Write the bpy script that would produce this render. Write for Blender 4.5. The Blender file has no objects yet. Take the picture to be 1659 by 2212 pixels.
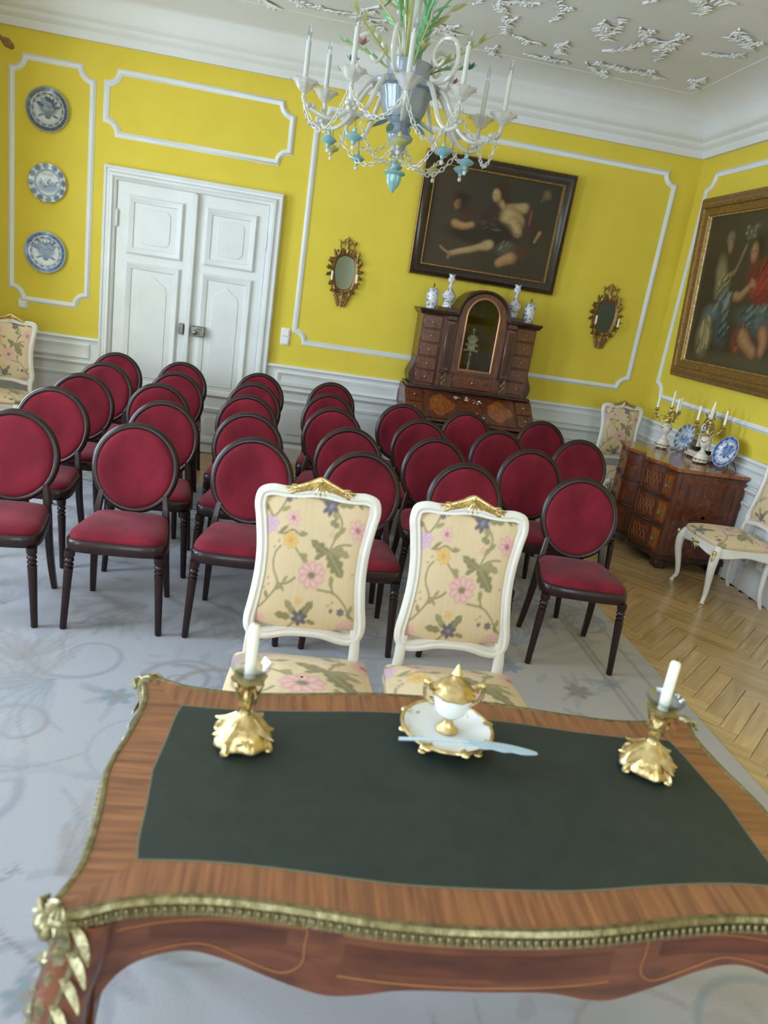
import bpy, math, random
import numpy as np
from mathutils import Vector, Matrix, Quaternion

# ------------------------------------------------------------------ camera
scene = bpy.context.scene
COL = scene.collection
PI = math.pi
YAW, PITCH, ROLL, FPX = 0.14803, -0.28776, 0.15452, 1576.3      # focal length in pixels of a 1659x2212 frame
fw = Vector((math.sin(YAW) * math.cos(PITCH), math.cos(YAW) * math.cos(PITCH), math.sin(PITCH)))
rt = Vector((math.cos(YAW), -math.sin(YAW), 0))
up = rt.cross(fw)
rt, up = math.cos(ROLL) * rt + math.sin(ROLL) * up, -math.sin(ROLL) * rt + math.cos(ROLL) * up
cam_data = bpy.data.cameras.new('camera')
cam = bpy.data.objects.new('camera', cam_data)
COL.objects.link(cam)
cam.matrix_world = Matrix(((rt.x, up.x, -fw.x, 0), (rt.y, up.y, -fw.y, 0), (rt.z, up.z, -fw.z, 1.70), (0, 0, 0, 1)))
cam_data.sensor_fit = 'VERTICAL'
cam_data.sensor_height = 36.0
cam_data.sensor_width = 27.0
cam_data.lens = FPX / 2212 * 36.0
cam_data.clip_start = 0.05
cam_data.dof.use_dof = True
cam_data.dof.focus_distance = 4.3
cam_data.dof.aperture_fstop = 3.2
scene.camera = cam

# ------------------------------------------------------------------ world, window light, exposure
world = bpy.data.worlds.new('world'); scene.world = world
world.use_nodes = True
bgn = world.node_tree.nodes['Background']
bgn.inputs['Color'].default_value = (0.80, 0.90, 1.0, 1)
bgn.inputs['Strength'].default_value = 1.2
scene.view_settings.view_transform = 'Standard'
scene.view_settings.look = 'None'
scene.view_settings.gamma = 1.0
scene.view_settings.use_curve_mapping = False
scene.view_settings.exposure = 0.04
scene.cycles.max_bounces = 7; scene.cycles.glossy_bounces = 3; scene.cycles.transmission_bounces = 4; scene.cycles.caustics_reflective = False; scene.cycles.caustics_refractive = False

XL, XR, YF, YB, ZC = -2.78, 3.47, -1.6, 7.0, 3.64       # room: left, right, front, back wall, ceiling
LEFT_WINDOWS = [(4.55, 5.75), (2.15, 3.35), (-0.25, 0.95)]   # y ranges
FRONT_FILL_WINDOWS = [(-1.5, -0.4), (1.1, 2.2)]                 # x ranges; unseen windows behind the camera, kept as fill light
WZ0, WZ1 = 0.55, 3.05
def daylight(name, loc, rot, sx, sy, power, color=(0.66, 0.80, 1.0)):
    l = bpy.data.lights.new(name, 'AREA'); l.shape = 'RECTANGLE'; l.size = sx; l.size_y = sy
    l.energy = power; l.color = color
    o = bpy.data.objects.new(name, l); COL.objects.link(o); o.location = loc; o.rotation_euler = rot
    return o
for (a, b), pw in zip(LEFT_WINDOWS, (165, 225, 195)):
    daylight('window_daylight', (XL - 0.34, (a + b) / 2, (WZ0 + WZ1) / 2), (0, -PI / 2, 0), WZ1 - WZ0, b - a, pw)
for (a, b) in FRONT_FILL_WINDOWS:
    daylight('window_daylight', ((a + b) / 2, YF - 0.34, (WZ0 + WZ1) / 2), (PI / 2, 0, 0), b - a, WZ1 - WZ0, 100)  # fill from the unseen front windows, raised to lift the shaded areas

# ------------------------------------------------------------------ helpers: colour, objects
def lin(c):
    c = np.asarray(c, float) / 255.0
    return np.where(c <= 0.04045, c / 12.92, ((c + 0.055) / 1.055) ** 2.4)
def L4(c): 
    r = lin(c); return (float(r[0]), float(r[1]), float(r[2]), 1.0)
def thing(name, label, cat, loc=(0, 0, 0), rotz=0.0, group=None):
    o = bpy.data.objects.new(name, None); COL.objects.link(o)
    o.empty_display_size = 0.05
    o.location = loc; o.rotation_euler = (0, 0, rotz); o['label'] = label; o['category'] = cat
    if group: o['group'] = group
    return o
def tag(o, label, cat, group=None):
    o['label'] = label; o['category'] = cat
    if group: o['group'] = group
    return o
def structure(o):
    o['kind'] = 'structure'; return o
def copy_tree(o, parent=None):
    c = o.copy(); COL.objects.link(c)
    if parent: c.parent = parent
    for ch in list(o.children): copy_tree(ch, c)
    return c
def dup(root, loc, rotz, label=None, group=None):
    r = copy_tree(root); r.location = loc; r.rotation_euler = (0, 0, rotz)
    if label: r['label'] = label
    if group: r['group'] = group
    return r

# ------------------------------------------------------------------ helpers: mesh building
def catmull(pts, n=6, closed=False):
    P = [np.array(p, float) for p in pts]; out = []; N = len(P)
    rng = range(N) if closed else range(N - 1)
    for i in rng:
        if closed: p0, p1, p2, p3 = P[i - 1], P[i], P[(i + 1) % N], P[(i + 2) % N]
        else: p0, p1, p2, p3 = P[max(i - 1, 0)], P[i], P[i + 1], P[min(i + 2, N - 1)]
        for k in range(n):
            t = k / n
            out.append(0.5 * ((2 * p1) + (-p0 + p2) * t + (2 * p0 - 5 * p1 + 4 * p2 - p3) * t * t + (-p0 + 3 * p1 - 3 * p2 + p3) * t ** 3))
    if not closed: out.append(P[-1])
    return out
class MB:
    def __init__(s): s.v = []; s.f = []
    def add(s, vs, fs):
        b = len(s.v); s.v += [tuple(map(float, p)) for p in vs]; s.f += [tuple(i + b for i in f) for f in fs]; return s
    def box(s, x0, x1, y0, y1, z0, z1, M=None):
        vs = [(x, y, z) for z in (z0, z1) for y in (y0, y1) for x in (x0, x1)]
        if M is not None: vs = [tuple(M @ Vector(p)) for p in vs]
        return s.add(vs, [(0, 2, 3, 1), (4, 5, 7, 6), (0, 1, 5, 4), (2, 6, 7, 3), (0, 4, 6, 2), (1, 3, 7, 5)])
    def cbox(s, x0, x1, y0, y1, z0, z1, c=0.006):
        # box with chamfered edges
        xs, ys, zs = (x0, x1), (y0, y1), (z0, z1); vs = []; idx = {}
        for i in (0, 1):
            for j in (0, 1):
                for k in (0, 1):
                    sx, sy, sz = (1 - 2 * i) * c, (1 - 2 * j) * c, (1 - 2 * k) * c
                    for a, p in enumerate(((xs[i], ys[j] + sy, zs[k] + sz), (xs[i] + sx, ys[j], zs[k] + sz), (xs[i] + sx, ys[j] + sy, zs[k]))):
                        idx[i, j, k, a] = len(vs); vs.append(p)
        f = []
        for i in (0, 1):
            q = [idx[i, 0, 0, 0], idx[i, 1, 0, 0], idx[i, 1, 1, 0], idx[i, 0, 1, 0]]; f.append(q if i else q[::-1])
            q = [idx[0, i, 0, 1], idx[1, i, 0, 1], idx[1, i, 1, 1], idx[0, i, 1, 1]]; f.append(q[::-1] if i else q)
            q = [idx[0, 0, i, 2], idx[1, 0, i, 2], idx[1, 1, i, 2], idx[0, 1, i, 2]]; f.append(q if i else q[::-1])
        for a in (0, 1):
            for b in (0, 1):
                f.append([idx[0, a, b, 1], idx[1, a, b, 1], idx[1, a, b, 2], idx[0, a, b, 2]])
                f.append([idx[a, 0, b, 0], idx[a, 1, b, 0], idx[a, 1, b, 2], idx[a, 0, b, 2]])
                f.append([idx[a, b, 0, 0], idx[a, b, 1, 0], idx[a, b, 1, 1], idx[a, b, 0, 1]])
        for i in (0, 1):
            for j in (0, 1):
                for k in (0, 1): f.append([idx[i, j, k, 0], idx[i, j, k, 1], idx[i, j, k, 2]])
        return s.add(vs, f)
    def lathe(s, prof, n=24, c=(0, 0, 0), M=None, wob=None):
        vs = []; fs = []
        for j, (r, z) in enumerate(prof):
            for i in range(n):
                a = 2 * PI * i / n; rr = r * (1 + (wob(a, z) if wob else 0))
                p = Vector((rr * math.cos(a), rr * math.sin(a), z))
                if M is not None: p = M @ p
                vs.append((p.x + c[0], p.y + c[1], p.z + c[2]))
        for j in range(len(prof) - 1):
            for i in range(n):
                k = (i + 1) % n; fs.append((j * n + i, j * n + k, (j + 1) * n + k, (j + 1) * n + i))
        fs.append(tuple(range(n))[::-1]); m = (len(prof) - 1) * n; fs.append(tuple(range(m, m + n)))
        return s.add(vs, fs)
    def tube(s, path, r, n=8, closed=False, sq=(1, 1), upv=None):
        P = [Vector(p) for p in path]; N = len(P)
        rr = [float(q) for q in r] if hasattr(r, '__len__') else [float(r)] * N
        T = []
        for i in range(N):
            a = P[(i - 1) % N] if closed or i > 0 else P[i]; b = P[(i + 1) % N] if closed or i < N - 1 else P[i]
            d = b - a; T.append(d.normalized() if d.length > 1e-9 else Vector((0, 0, 1)))
        u = Vector(upv) if upv else (Vector((0, 0, 1)) if abs(T[0].z) < 0.9 else Vector((1, 0, 0)))
        u = (u - T[0] * u.dot(T[0])).normalized(); vs = []
        for i in range(N):
            u = u - T[i] * u.dot(T[i]); u.normalize(); w = T[i].cross(u)
            for k in range(n):
                a = 2 * PI * k / n
                vs.append(P[i] + rr[i] * (sq[0] * math.cos(a) * u + sq[1] * math.sin(a) * w))
        fs = []
        for i in range(N if closed else N - 1):
            j = (i + 1) % N
            for k in range(n):
                m = (k + 1) % n; fs.append((i * n + k, i * n + m, j * n + m, j * n + k))
        if not closed: fs += [tuple(range(n))[::-1], tuple(range((N - 1) * n, N * n))]
        return s.add(vs, fs)
    def rsq(s, path, w, d, upv=(0, 1, 0)):
        # bar of rounded rectangular section (w across, d along upv) along a path; w, d may be lists
        P = [Vector(p) for p in path]; N = len(P)
        W = w if hasattr(w, '__len__') else [w] * N; D = d if hasattr(d, '__len__') else [d] * N
        vs = []; c = 0.3
        for i in range(N):
            t = (P[min(i + 1, N - 1)] - P[max(i - 1, 0)]).normalized(); u = Vector(upv); u = (u - t * u.dot(t)).normalized(); x = t.cross(u)
            for a, b in ((1, 1 - c), (1 - c, 1), (-1 + c, 1), (-1, 1 - c), (-1, -1 + c), (-1 + c, -1), (1 - c, -1), (1, -1 + c)):
                vs.append(P[i] + x * a * W[i] / 2 + u * b * D[i] / 2)
        fs = [(i * 8 + k, i * 8 + (k + 1) % 8, i * 8 + 8 + (k + 1) % 8, i * 8 + 8 + k) for i in range(N - 1) for k in range(8)]
        fs += [tuple(range(8))[::-1], tuple(range((N - 1) * 8, N * 8))]
        return s.add(vs, fs)
    def ell(s, c, r, M=None, n=10, m=6):
        vs = []; fs = []
        for j in range(1, m):
            t = PI * j / m
            for i in range(n):
                a = 2 * PI * i / n; vs.append((r[0] * math.sin(t) * math.cos(a), r[1] * math.sin(t) * math.sin(a), -r[2] * math.cos(t)))
        b = len(vs); vs += [(0, 0, -r[2]), (0, 0, r[2])]
        for j in range(m - 2):
            for i in range(n):
                k = (i + 1) % n; fs.append((j * n + i, j * n + k, (j + 1) * n + k, (j + 1) * n + i))
        for i in range(n):
            k = (i + 1) % n; fs.append((b, k, i)); fs.append((b + 1, (m - 2) * n + i, (m - 2) * n + k))
        if M is not None: vs = [M @ Vector(p) for p in vs]
        return s.add([(p[0] + c[0], p[1] + c[1], p[2] + c[2]) for p in vs], fs)
    def leaf(s, p, d, nrm, L, W, T=0.006, bend=0.0, k=6):
        # solid pointed leaf from p along d, face normal nrm, bending towards nrm
        d = Vector(d).normalized(); n = Vector(nrm); n = (n - d * n.dot(d)).normalized(); x = d.cross(n); p = Vector(p); vs = []
        for i in range(k + 1):
            t = i / k; w = W * 0.5 * (math.sin(PI * min(1, t * 0.93 + 0.07)) ** 0.8) * (1 - 0.25 * t) + 0.0004
            c = p + d * (L * t) + n * (bend * L * t * t)
            h = T * (1 - 0.7 * t)
            vs += [c + x * w, c + n * h, c - x * w, c - n * h * 0.4]
        fs = [(i * 4 + a, i * 4 + (a + 1) % 4, i * 4 + 4 + (a + 1) % 4, i * 4 + 4 + a) for i in range(k) for a in range(4)]
        fs += [(3, 2, 1, 0), (k * 4, k * 4 + 1, k * 4 + 2, k * 4 + 3)]
        return s.add(vs, fs)
    def mould(s, path, prof, fn, closed=True, cap=True):
        # sweep an open profile of (in-plane offset to the right of travel, height) along a planar path with mitred corners
        P = [np.array(p, float)[:2] for p in path]; N = len(P); K = len(prof); vs = []; fs = []
        for i in range(N):
            a = P[i] - P[i - 1] if closed or i > 0 else P[1] - P[0]
            b = P[(i + 1) % N] - P[i] if closed or i < N - 1 else P[-1] - P[-2]
            a = a / (np.linalg.norm(a) + 1e-12); b = b / (np.linalg.norm(b) + 1e-12)
            na = np.array([a[1], -a[0]]); nb = np.array([b[1], -b[0]]); m = na + nb; l = np.linalg.norm(m)
            m = m / l if l > 1e-6 else na
            m = m / max(0.45, float(m @ na))
            for o, h in prof: vs.append(fn(P[i][0] + o * m[0], P[i][1] + o * m[1], h))
        for i in range(N if closed else N - 1):
            j = (i + 1) % N
            for k in range(K - 1): fs.append((i * K + k, j * K + k, j * K + k + 1, i * K + k + 1))
        if not closed and cap: fs += [tuple(range(K)), tuple(range((N - 1) * K, N * K))[::-1]]
        return s.add(vs, fs)
    def prism(s, poly, fn, h0, h1, inset=0.0):
        # solid from a planar polygon (concave allowed) between heights h0 and h1; optional bevelled top rim
        N = len(poly); P = [np.array(p, float)[:2] for p in poly]
        rings = [[fn(p[0], p[1], h0) for p in P], [fn(p[0], p[1], h1) for p in P]]
        if inset:
            Q = []
            for i in range(N):
                a = P[i] - P[i - 1]; b = P[(i + 1) % N] - P[i]; a /= np.linalg.norm(a) + 1e-12; b /= np.linalg.norm(b) + 1e-12
                m = np.array([a[1] + b[1], -a[0] - b[0]]); l = np.linalg.norm(m); m = m / l if l > 1e-6 else m
                Q.append(P[i] - m * inset)
            dh = inset if h1 > h0 else -inset
            rings = [rings[0], [fn(p[0], p[1], h1 - dh) for p in P], [fn(q[0], q[1], h1) for q in Q]]
        vs = [v for r in rings for v in r]; fs = [tuple(range(N))[::-1]]
        for k in range(len(rings) - 1):
            for i in range(N):
                j = (i + 1) % N; fs.append((k * N + i, k * N + j, (k + 1) * N + j, (k + 1) * N + i))
        m = (len(rings) - 1) * N; fs.append(tuple(range(m, m + N)))
        return s.add(vs, fs)
    def grid(s, X, closed_u=False):
        ny, nx, _ = X.shape; b = len(s.v)
        s.v += [tuple(p) for p in X.reshape(-1, 3).tolist()]
        for j in range(ny - 1):
            for i in range(nx if closed_u else nx - 1):
                k = (i + 1) % nx; s.f.append((b + j * nx + i, b + j * nx + k, b + (j + 1) * nx + k, b + (j + 1) * nx + i))
        return s
    def clamp(s, z0=0.0):
        s.v = [(x, y, max(z, z0)) for x, y, z in s.v]; return s
    def mesh(s, name, mat, sharp=40, colors=None):
        me = bpy.data.meshes.new(name); me.from_pydata(s.v, [], s.f)
        me.materials.append(mat)
        import bmesh
        if len(s.f) < 60000:
            bm = bmesh.new(); bm.from_mesh(me); bmesh.ops.recalc_face_normals(bm, faces=bm.faces); bm.to_mesh(me); bm.free()
        me.polygons.foreach_set('use_smooth', [True] * len(me.polygons))
        if sharp: me.set_sharp_from_angle(angle=math.radians(sharp))
        if colors is not None:
            a = me.color_attributes.new('Col', 'FLOAT_COLOR', 'POINT')
            c = np.ones((len(s.v), 4), np.float32); c[:, :3] = colors; a.data.foreach_set('color', c.ravel())
        me.update(); return me
    def build(s, name, mat, parent=None, sharp=40, colors=None):
        o = bpy.data.objects.new(name, s.mesh(name, mat, sharp, colors)); COL.objects.link(o)
        if parent: o.parent = parent
        return o
def place(name, mesh, parent, loc=(0, 0, 0), rot=(0, 0, 0)):
    o = bpy.data.objects.new(name, mesh); COL.objects.link(o); o.parent = parent; o.location = loc; o.rotation_euler = rot; return o
def onback(a, b, h): return (a, YB - h, b)
def onright(a, b, h): return (XR - h, a, b)
def onleft(a, b, h): return (XL + h, a, b)
def onfloor(a, b, h): return (a, b, h)
def front_fn(y0): return lambda a, b, h: (a, y0 - h, b)       # plane facing -y
def rect(x0, x1, z0, z1): return [(x0, z0), (x1, z0), (x1, z1), (x0, z1)]
def notched(x0, x1, z0, z1, r, n=5, lip=0.025):
    P = []
    for cx, cz, a0 in ((x1, z0, PI), (x1, z1, 1.5 * PI), (x0, z1, 0.0), (x0, z0, 0.5 * PI)):
        # concave quarter arc, walked clockwise about the corner
        for k in range(n + 1):
            a = a0 - (PI / 2) * k / n
            P.append((cx + r * math.cos(a), cz + r * math.sin(a)))
    return P
def rounded(x0, x1, z0, z1, r, n=4):
    P = []
    for cx, cz, a0 in ((x1 - r, z0 + r, -PI / 2), (x1 - r, z1 - r, 0), (x0 + r, z1 - r, PI / 2), (x0 + r, z0 + r, PI)):
        for k in range(n + 1):
            a = a0 + PI / 2 * k / n; P.append((cx + r * math.cos(a), cz + r * math.sin(a)))
    return P
def ellipse(cx, cz, a, b, n=40): return [(cx + a * math.cos(2 * PI * i / n), cz + b * math.sin(2 * PI * i / n)) for i in range(n)]

# ------------------------------------------------------------------ helpers: painted print (flat decoration as a colour attribute)
class Canvas:
    def __init__(s, w, h, nx, ny, bg):
        s.w, s.h, s.nx, s.ny = w, h, nx, ny
        s.img = np.empty((ny, nx, 3)); s.img[:] = lin(bg)
    def _win(s, x0, x1, y0, y1):
        i0 = max(0, int(x0 / s.w * (s.nx - 1))); i1 = min(s.nx, int(x1 / s.w * (s.nx - 1)) + 2)
        j0 = max(0, int(y0 / s.h * (s.ny - 1))); j1 = min(s.ny, int(y1 / s.h * (s.ny - 1)) + 2)
        if i0 >= i1 or j0 >= j1: return None
        X, Y = np.meshgrid(np.arange(i0, i1) * s.w / (s.nx - 1), np.arange(j0, j1) * s.h / (s.ny - 1))
        return (slice(j0, j1), slice(i0, i1)), X, Y
    def _mix(s, sl, m, col):
        s.img[sl] = s.img[sl] * (1 - m[..., None]) + lin(col) * m[..., None]
    def ell(s, c, a, b, rot, col, soft=0.3, al=1.0):
        R = max(a, b) * (1 + soft); w = s._win(c[0] - R, c[0] + R, c[1] - R, c[1] + R)
        if not w: return
        sl, X, Y = w; dx, dy = X - c[0], Y - c[1]; ca, sa = math.cos(rot), math.sin(rot)
        d = np.sqrt(((dx * ca + dy * sa) / a) ** 2 + ((-dx * sa + dy * ca) / b) ** 2)
        s._mix(sl, np.clip((1 + soft - d) / (2 * soft), 0, 1) * al, col)
    def line(s, pts, wd, col, al=1.0, smooth=True, taper=False):
        P = catmull(pts, 6) if smooth and len(pts) > 2 else [np.array(p, float) for p in pts]
        n = len(P) - 1
        for i in range(n):
            a, b = P[i], P[i + 1]; ww = wd * (1 - 0.8 * i / n) if taper else wd
            pad = ww * 2; w = s._win(min(a[0], b[0]) - pad, max(a[0], b[0]) + pad, min(a[1], b[1]) - pad, max(a[1], b[1]) + pad)
            if not w: continue
            sl, X, Y = w; d = b - a; t = np.clip(((X - a[0]) * d[0] + (Y - a[1]) * d[1]) / (d @ d + 1e-12), 0, 1)
            r = np.hypot(X - a[0] - t * d[0], Y - a[1] - t * d[1])
            s._mix(sl, np.clip((ww * 1.3 - r) / (0.6 * ww), 0, 1) * al, col)
    def leaf(s, p, ang, L, W, col, vein=None, lobes=0, al=1.0):
        w = s._win(p[0] - L, p[0] + L, p[1] - L, p[1] + L)
        if not w: return
        sl, X, Y = w; dx, dy = X - p[0], Y - p[1]; t = (dx * math.cos(ang) + dy * math.sin(ang)) / L; x = (-dx * math.sin(ang) + dy * math.cos(ang))
        hw = W / 2 * np.sin(PI * np.clip(t, 0, 1)) ** 0.7
        if lobes: hw = hw * (0.6 + 0.4 * np.abs(np.sin(lobes * PI * np.clip(t, 0, 1))))
        m = np.clip((hw - np.abs(x)) / (0.12 * W) + 0.5, 0, 1) * ((t > 0) & (t < 1))
        s._mix(sl, m * al, col)
        if vein: s.line([p, (p[0] + 0.9 * L * math.cos(ang), p[1] + 0.9 * L * math.sin(ang))], W * 0.05, vein, 0.8, False)
    def flower(s, c, r, col, dark, centre, n=7, rot=0.0, asp=1.0):
        for k in range(n):
            a = rot + 2 * PI * k / n; p = (c[0] + 0.62 * r * math.cos(a), c[1] + 0.62 * r * math.sin(a) * asp)
            s.ell(p, r * 0.46, r * 0.30, a, dark, 0.15, 0.85); s.ell(p, r * 0.38, r * 0.22, a, col, 0.35)
        if centre: s.ell(c, r * 0.28, r * 0.28 * asp, 0, centre, 0.4)
    def sample(s, x, y):
        fx = np.clip(np.asarray(x) / s.w, 0, 1) * (s.nx - 1); fy = np.clip(np.asarray(y) / s.h, 0, 1) * (s.ny - 1)
        i = np.minimum(fx.astype(int), s.nx - 2); j = np.minimum(fy.astype(int), s.ny - 2); tx = (fx - i)[..., None]; ty = (fy - j)[..., None]
        I = s.img; return (I[j, i] * (1 - tx) + I[j, i + 1] * tx) * (1 - ty) + (I[j + 1, i] * (1 - tx) + I[j + 1, i + 1] * tx) * ty

# ------------------------------------------------------------------ materials
MATS = {}
def base_mat(name, col, rough=0.5, metal=0.0, spec=0.5, coat=0.0, sheen=0.0, trans=0.0, ior=1.45, sss=0.0):
    m = bpy.data.materials.new(name); m.use_nodes = True; b = m.node_tree.nodes['Principled BSDF']
    b.inputs['Base Color'].default_value = L4(col); b.inputs['Roughness'].default_value = rough; b.inputs['Metallic'].default_value = metal
    b.inputs['Specular IOR Level'].default_value = spec; b.inputs['Coat Weight'].default_value = coat; b.inputs['Coat Roughness'].default_value = 0.12
    b.inputs['Sheen Weight'].default_value = sheen; b.inputs['Transmission Weight'].default_value = trans; b.inputs['IOR'].default_value = ior
    MATS[name] = m; return m, b, m.node_tree.nodes, m.node_tree.links
def noise_mat(name, c1, c2, scale=(5, 5, 5), rough=0.5, metal=0.0, detail=4, lo=0.3, hi=0.7, bump=0.0, bscale=60, dist=0.0, rnd=0.0, **k):
    m, b, N, K = base_mat(name, c1, rough, metal, **k)
    tc = N.new('ShaderNodeTexCoord'); mp = N.new('ShaderNodeMapping'); mp.inputs['Scale'].default_value = scale
    K.new(tc.outputs['Object'], mp.inputs['Vector'])
    nz = N.new('ShaderNodeTexNoise'); nz.inputs['Scale'].default_value = 1.0; nz.inputs['Detail'].default_value = detail; nz.inputs['Distortion'].default_value = dist
    if rnd:
        oi = N.new('ShaderNodeObjectInfo'); ad = N.new('ShaderNodeVectorMath'); ad.operation = 'ADD'; mu = N.new('ShaderNodeMath'); mu.operation = 'MULTIPLY'; mu.inputs[1].default_value = 37.0
        K.new(oi.outputs['Random'], mu.inputs[0]); K.new(mp.outputs['Vector'], ad.inputs[0]); K.new(mu.outputs[0], ad.inputs[1]); K.new(ad.outputs[0], nz.inputs['Vector'])
    else: K.new(mp.outputs['Vector'], nz.inputs['Vector'])
    cr = N.new('ShaderNodeValToRGB'); cr.color_ramp.elements[0].position = lo; cr.color_ramp.elements[1].position = hi
    cr.color_ramp.elements[0].color = L4(c1); cr.color_ramp.elements[1].color = L4(c2); K.new(nz.outputs['Fac'], cr.inputs['Fac'])
    if rnd:
        hs = N.new('ShaderNodeHueSaturation'); mr = N.new('ShaderNodeMapRange'); mr.inputs['To Min'].default_value = 1 - rnd; mr.inputs['To Max'].default_value = 1 + rnd
        K.new(oi.outputs['Random'], mr.inputs['Value']); K.new(mr.outputs['Result'], hs.inputs['Value']); K.new(cr.outputs['Color'], hs.inputs['Color']); K.new(hs.outputs['Color'], b.inputs['Base Color'])
    else: K.new(cr.outputs['Color'], b.inputs['Base Color'])
    if bump:
        n2 = N.new('ShaderNodeTexNoise'); n2.inputs['Scale'].default_value = bscale; n2.inputs['Detail'].default_value = 3; K.new(tc.outputs['Object'], n2.inputs['Vector'])
        bp = N.new('ShaderNodeBump'); bp.inputs['Strength'].default_value = bump; bp.inputs['Distance'].default_value = 0.01
        K.new(n2.outputs['Fac'], bp.inputs['Height']); K.new(bp.outputs['Normal'], b.inputs['Normal'])
    return m
def attr_mat(name, rough=0.7, bump=0.0, bscale=300, spec=0.4, coat=0.0, sheen=0.0):
    m, b, N, K = base_mat(name, (200, 200, 200), rough, 0, spec, coat, sheen)
    a = N.new('ShaderNodeAttribute'); a.attribute_name = 'Col'; K.new(a.outputs['Color'], b.inputs['Base Color'])
    if bump:
        tc = N.new('ShaderNodeTexCoord'); n2 = N.new('ShaderNodeTexNoise'); n2.inputs['Scale'].default_value = bscale; K.new(tc.outputs['Object'], n2.inputs['Vector'])
        bp = N.new('ShaderNodeBump'); bp.inputs['Strength'].default_value = bump; bp.inputs['Distance'].default_value = 0.005
        K.new(n2.outputs['Fac'], bp.inputs['Height']); K.new(bp.outputs['Normal'], b.inputs['Normal'])
    return m
YELLOW = noise_mat('yellow_wall_paint', (224, 200, 70), (218, 194, 62), (3, 3, 3), 0.75, bump=0.06, bscale=180)
WHITE = noise_mat('white_gloss_paint', (226, 226, 224), (218, 218, 215), (4, 4, 4), 0.38, bump=0.03, bscale=40)
STUCCO = noise_mat('white_stucco', (226, 224, 220), (220, 218, 213), (2, 2, 2), 0.85, bump=0.12, bscale=50)
PARQUET = noise_mat('oak_parquet', (196, 162, 112), (166, 132, 84), (3, 40, 3), 0.28, detail=5, rnd=0.12, spec=0.5, coat=0.4)
SUBFLOOR = noise_mat('oak_floor', (170, 124, 64), (140, 96, 44), (6, 30, 3), 0.3)
VELVET = noise_mat('red_velvet', (124, 30, 44), (90, 18, 31), (7, 7, 4), 0.75, detail=4, bump=0.05, bscale=400, sheen=0.08, spec=0.15, rnd=0.08)
MAHOGANY = noise_mat('dark_mahogany', (46, 22, 20), (30, 14, 14), (30, 30, 4), 0.36, spec=0.4, coat=0.22)
WALNUT = noise_mat('walnut_veneer', (112, 60, 36), (64, 32, 21), (14, 14, 3), 0.35, dist=2.0, detail=6, coat=0.35)
WALNUT_D = noise_mat('dark_walnut', (70, 40, 26), (40, 22, 16), (20, 20, 4), 0.4, coat=0.25)
BURL = noise_mat('burl_walnut', (120, 60, 30), (66, 32, 20), (9, 9, 9), 0.32, dist=3.0, detail=8, coat=0.4)
MARQ = noise_mat('honey_marquetry', (156, 88, 38), (112, 58, 26), (20, 20, 6), 0.25, dist=1.5, coat=0.6)
GILT = noise_mat('gilt_bronze', (226, 204, 150), (178, 148, 92), (40, 40, 40), 0.34, 0.9, bump=0.25, bscale=70)
GOLDP = noise_mat('aged_gold_leaf', (160, 124, 68), (118, 86, 44), (60, 60, 60), 0.42, 0.55, bump=0.15, bscale=90)
BRONZE = noise_mat('dull_bronze', (188, 178, 140), (120, 110, 78), (60, 60, 60), 0.38, 0.85, bump=0.2, bscale=90)
STEEL = noise_mat('grey_steel', (150, 148, 144), (120, 118, 114), (30, 30, 30), 0.4, 0.8)
PORC = base_mat('white_porcelain', (232, 230, 226), 0.12, coat=0.3)[0]
PORCB = noise_mat('painted_porcelain', (214, 212, 214), (128, 122, 142), (38, 38, 38), 0.15, detail=6, lo=0.50, hi=0.62, coat=0.3)
MARBLE = noise_mat('cream_marble', (228, 220, 202), (206, 194, 172), (14, 14, 14), 0.25, dist=2)
WAX = base_mat('ivory_wax', (236, 232, 212), 0.5)[0]
PLASTIC = base_mat('white_plastic', (232, 232, 230), 0.35)[0]
DARKFR = noise_mat('dark_brown_frame', (52, 36, 22), (36, 24, 14), (10, 10, 10), 0.35, coat=0.3)
LEATHER = noise_mat('green_leather', (41, 49, 43), (34, 42, 37), (20, 20, 20), 0.5, bump=0.08, bscale=500)
def blown(name, col, clear, rough=0.12):
    # blown glass: part see-through, part glossy body colour
    m, b, N, K = base_mat(name, col, rough, coat=0.5)
    t = N.new('ShaderNodeBsdfTransparent'); t.inputs['Color'].default_value = L4([min(255, c + 40) for c in col]); x = N.new('ShaderNodeMixShader'); x.inputs[0].default_value = clear
    K.new(b.outputs[0], x.inputs[1]); K.new(t.outputs[0], x.inputs[2]); K.new(x.outputs[0], N['Material Output'].inputs['Surface']); return m
GLASSW = blown('milky_glass', (208, 206, 198), 0.42); GLASSP = blown('frosted_glass', (208, 206, 200), 0.6)
GLASSB = blown('aqua_glass', (140, 180, 184), 0.3); GLASSG = blown('green_glass', (138, 186, 140), 0.42); GLASSY = blown('straw_glass', (188, 186, 130), 0.42)
GLASSR = blown('rose_glass', (176, 120, 120), 0.3); GLASST = blown('teal_glass', (70, 122, 126), 0.25); GLASSL = blown('lilac_grey_glass', (158, 166, 174), 0.3)
FAKEWAX = base_mat('candle_sleeve', (184, 184, 174), 0.45)[0]
BLACKM = base_mat('black_metal', (24, 24, 26), 0.4)[0]
BLUEK = base_mat('pale_blue_enamel', (176, 196, 204), 0.3)[0]
FABRIC = attr_mat('floral_silk', 0.55, 0.05, 500, 0.3, sheen=0.15)
CANVASM = attr_mat('oil_canvas', 0.5, 0.06, 120, 0.25)
RUGM = attr_mat('woven_rug', 0.95, 0.25, 260, 0.05)
DELFT = attr_mat('delft_glaze', 0.16, 0, coat=0.3)
m, b, N, K = base_mat('old_mirror', (104, 108, 88), 0.15, 0.6); MIRROR = m
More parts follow.
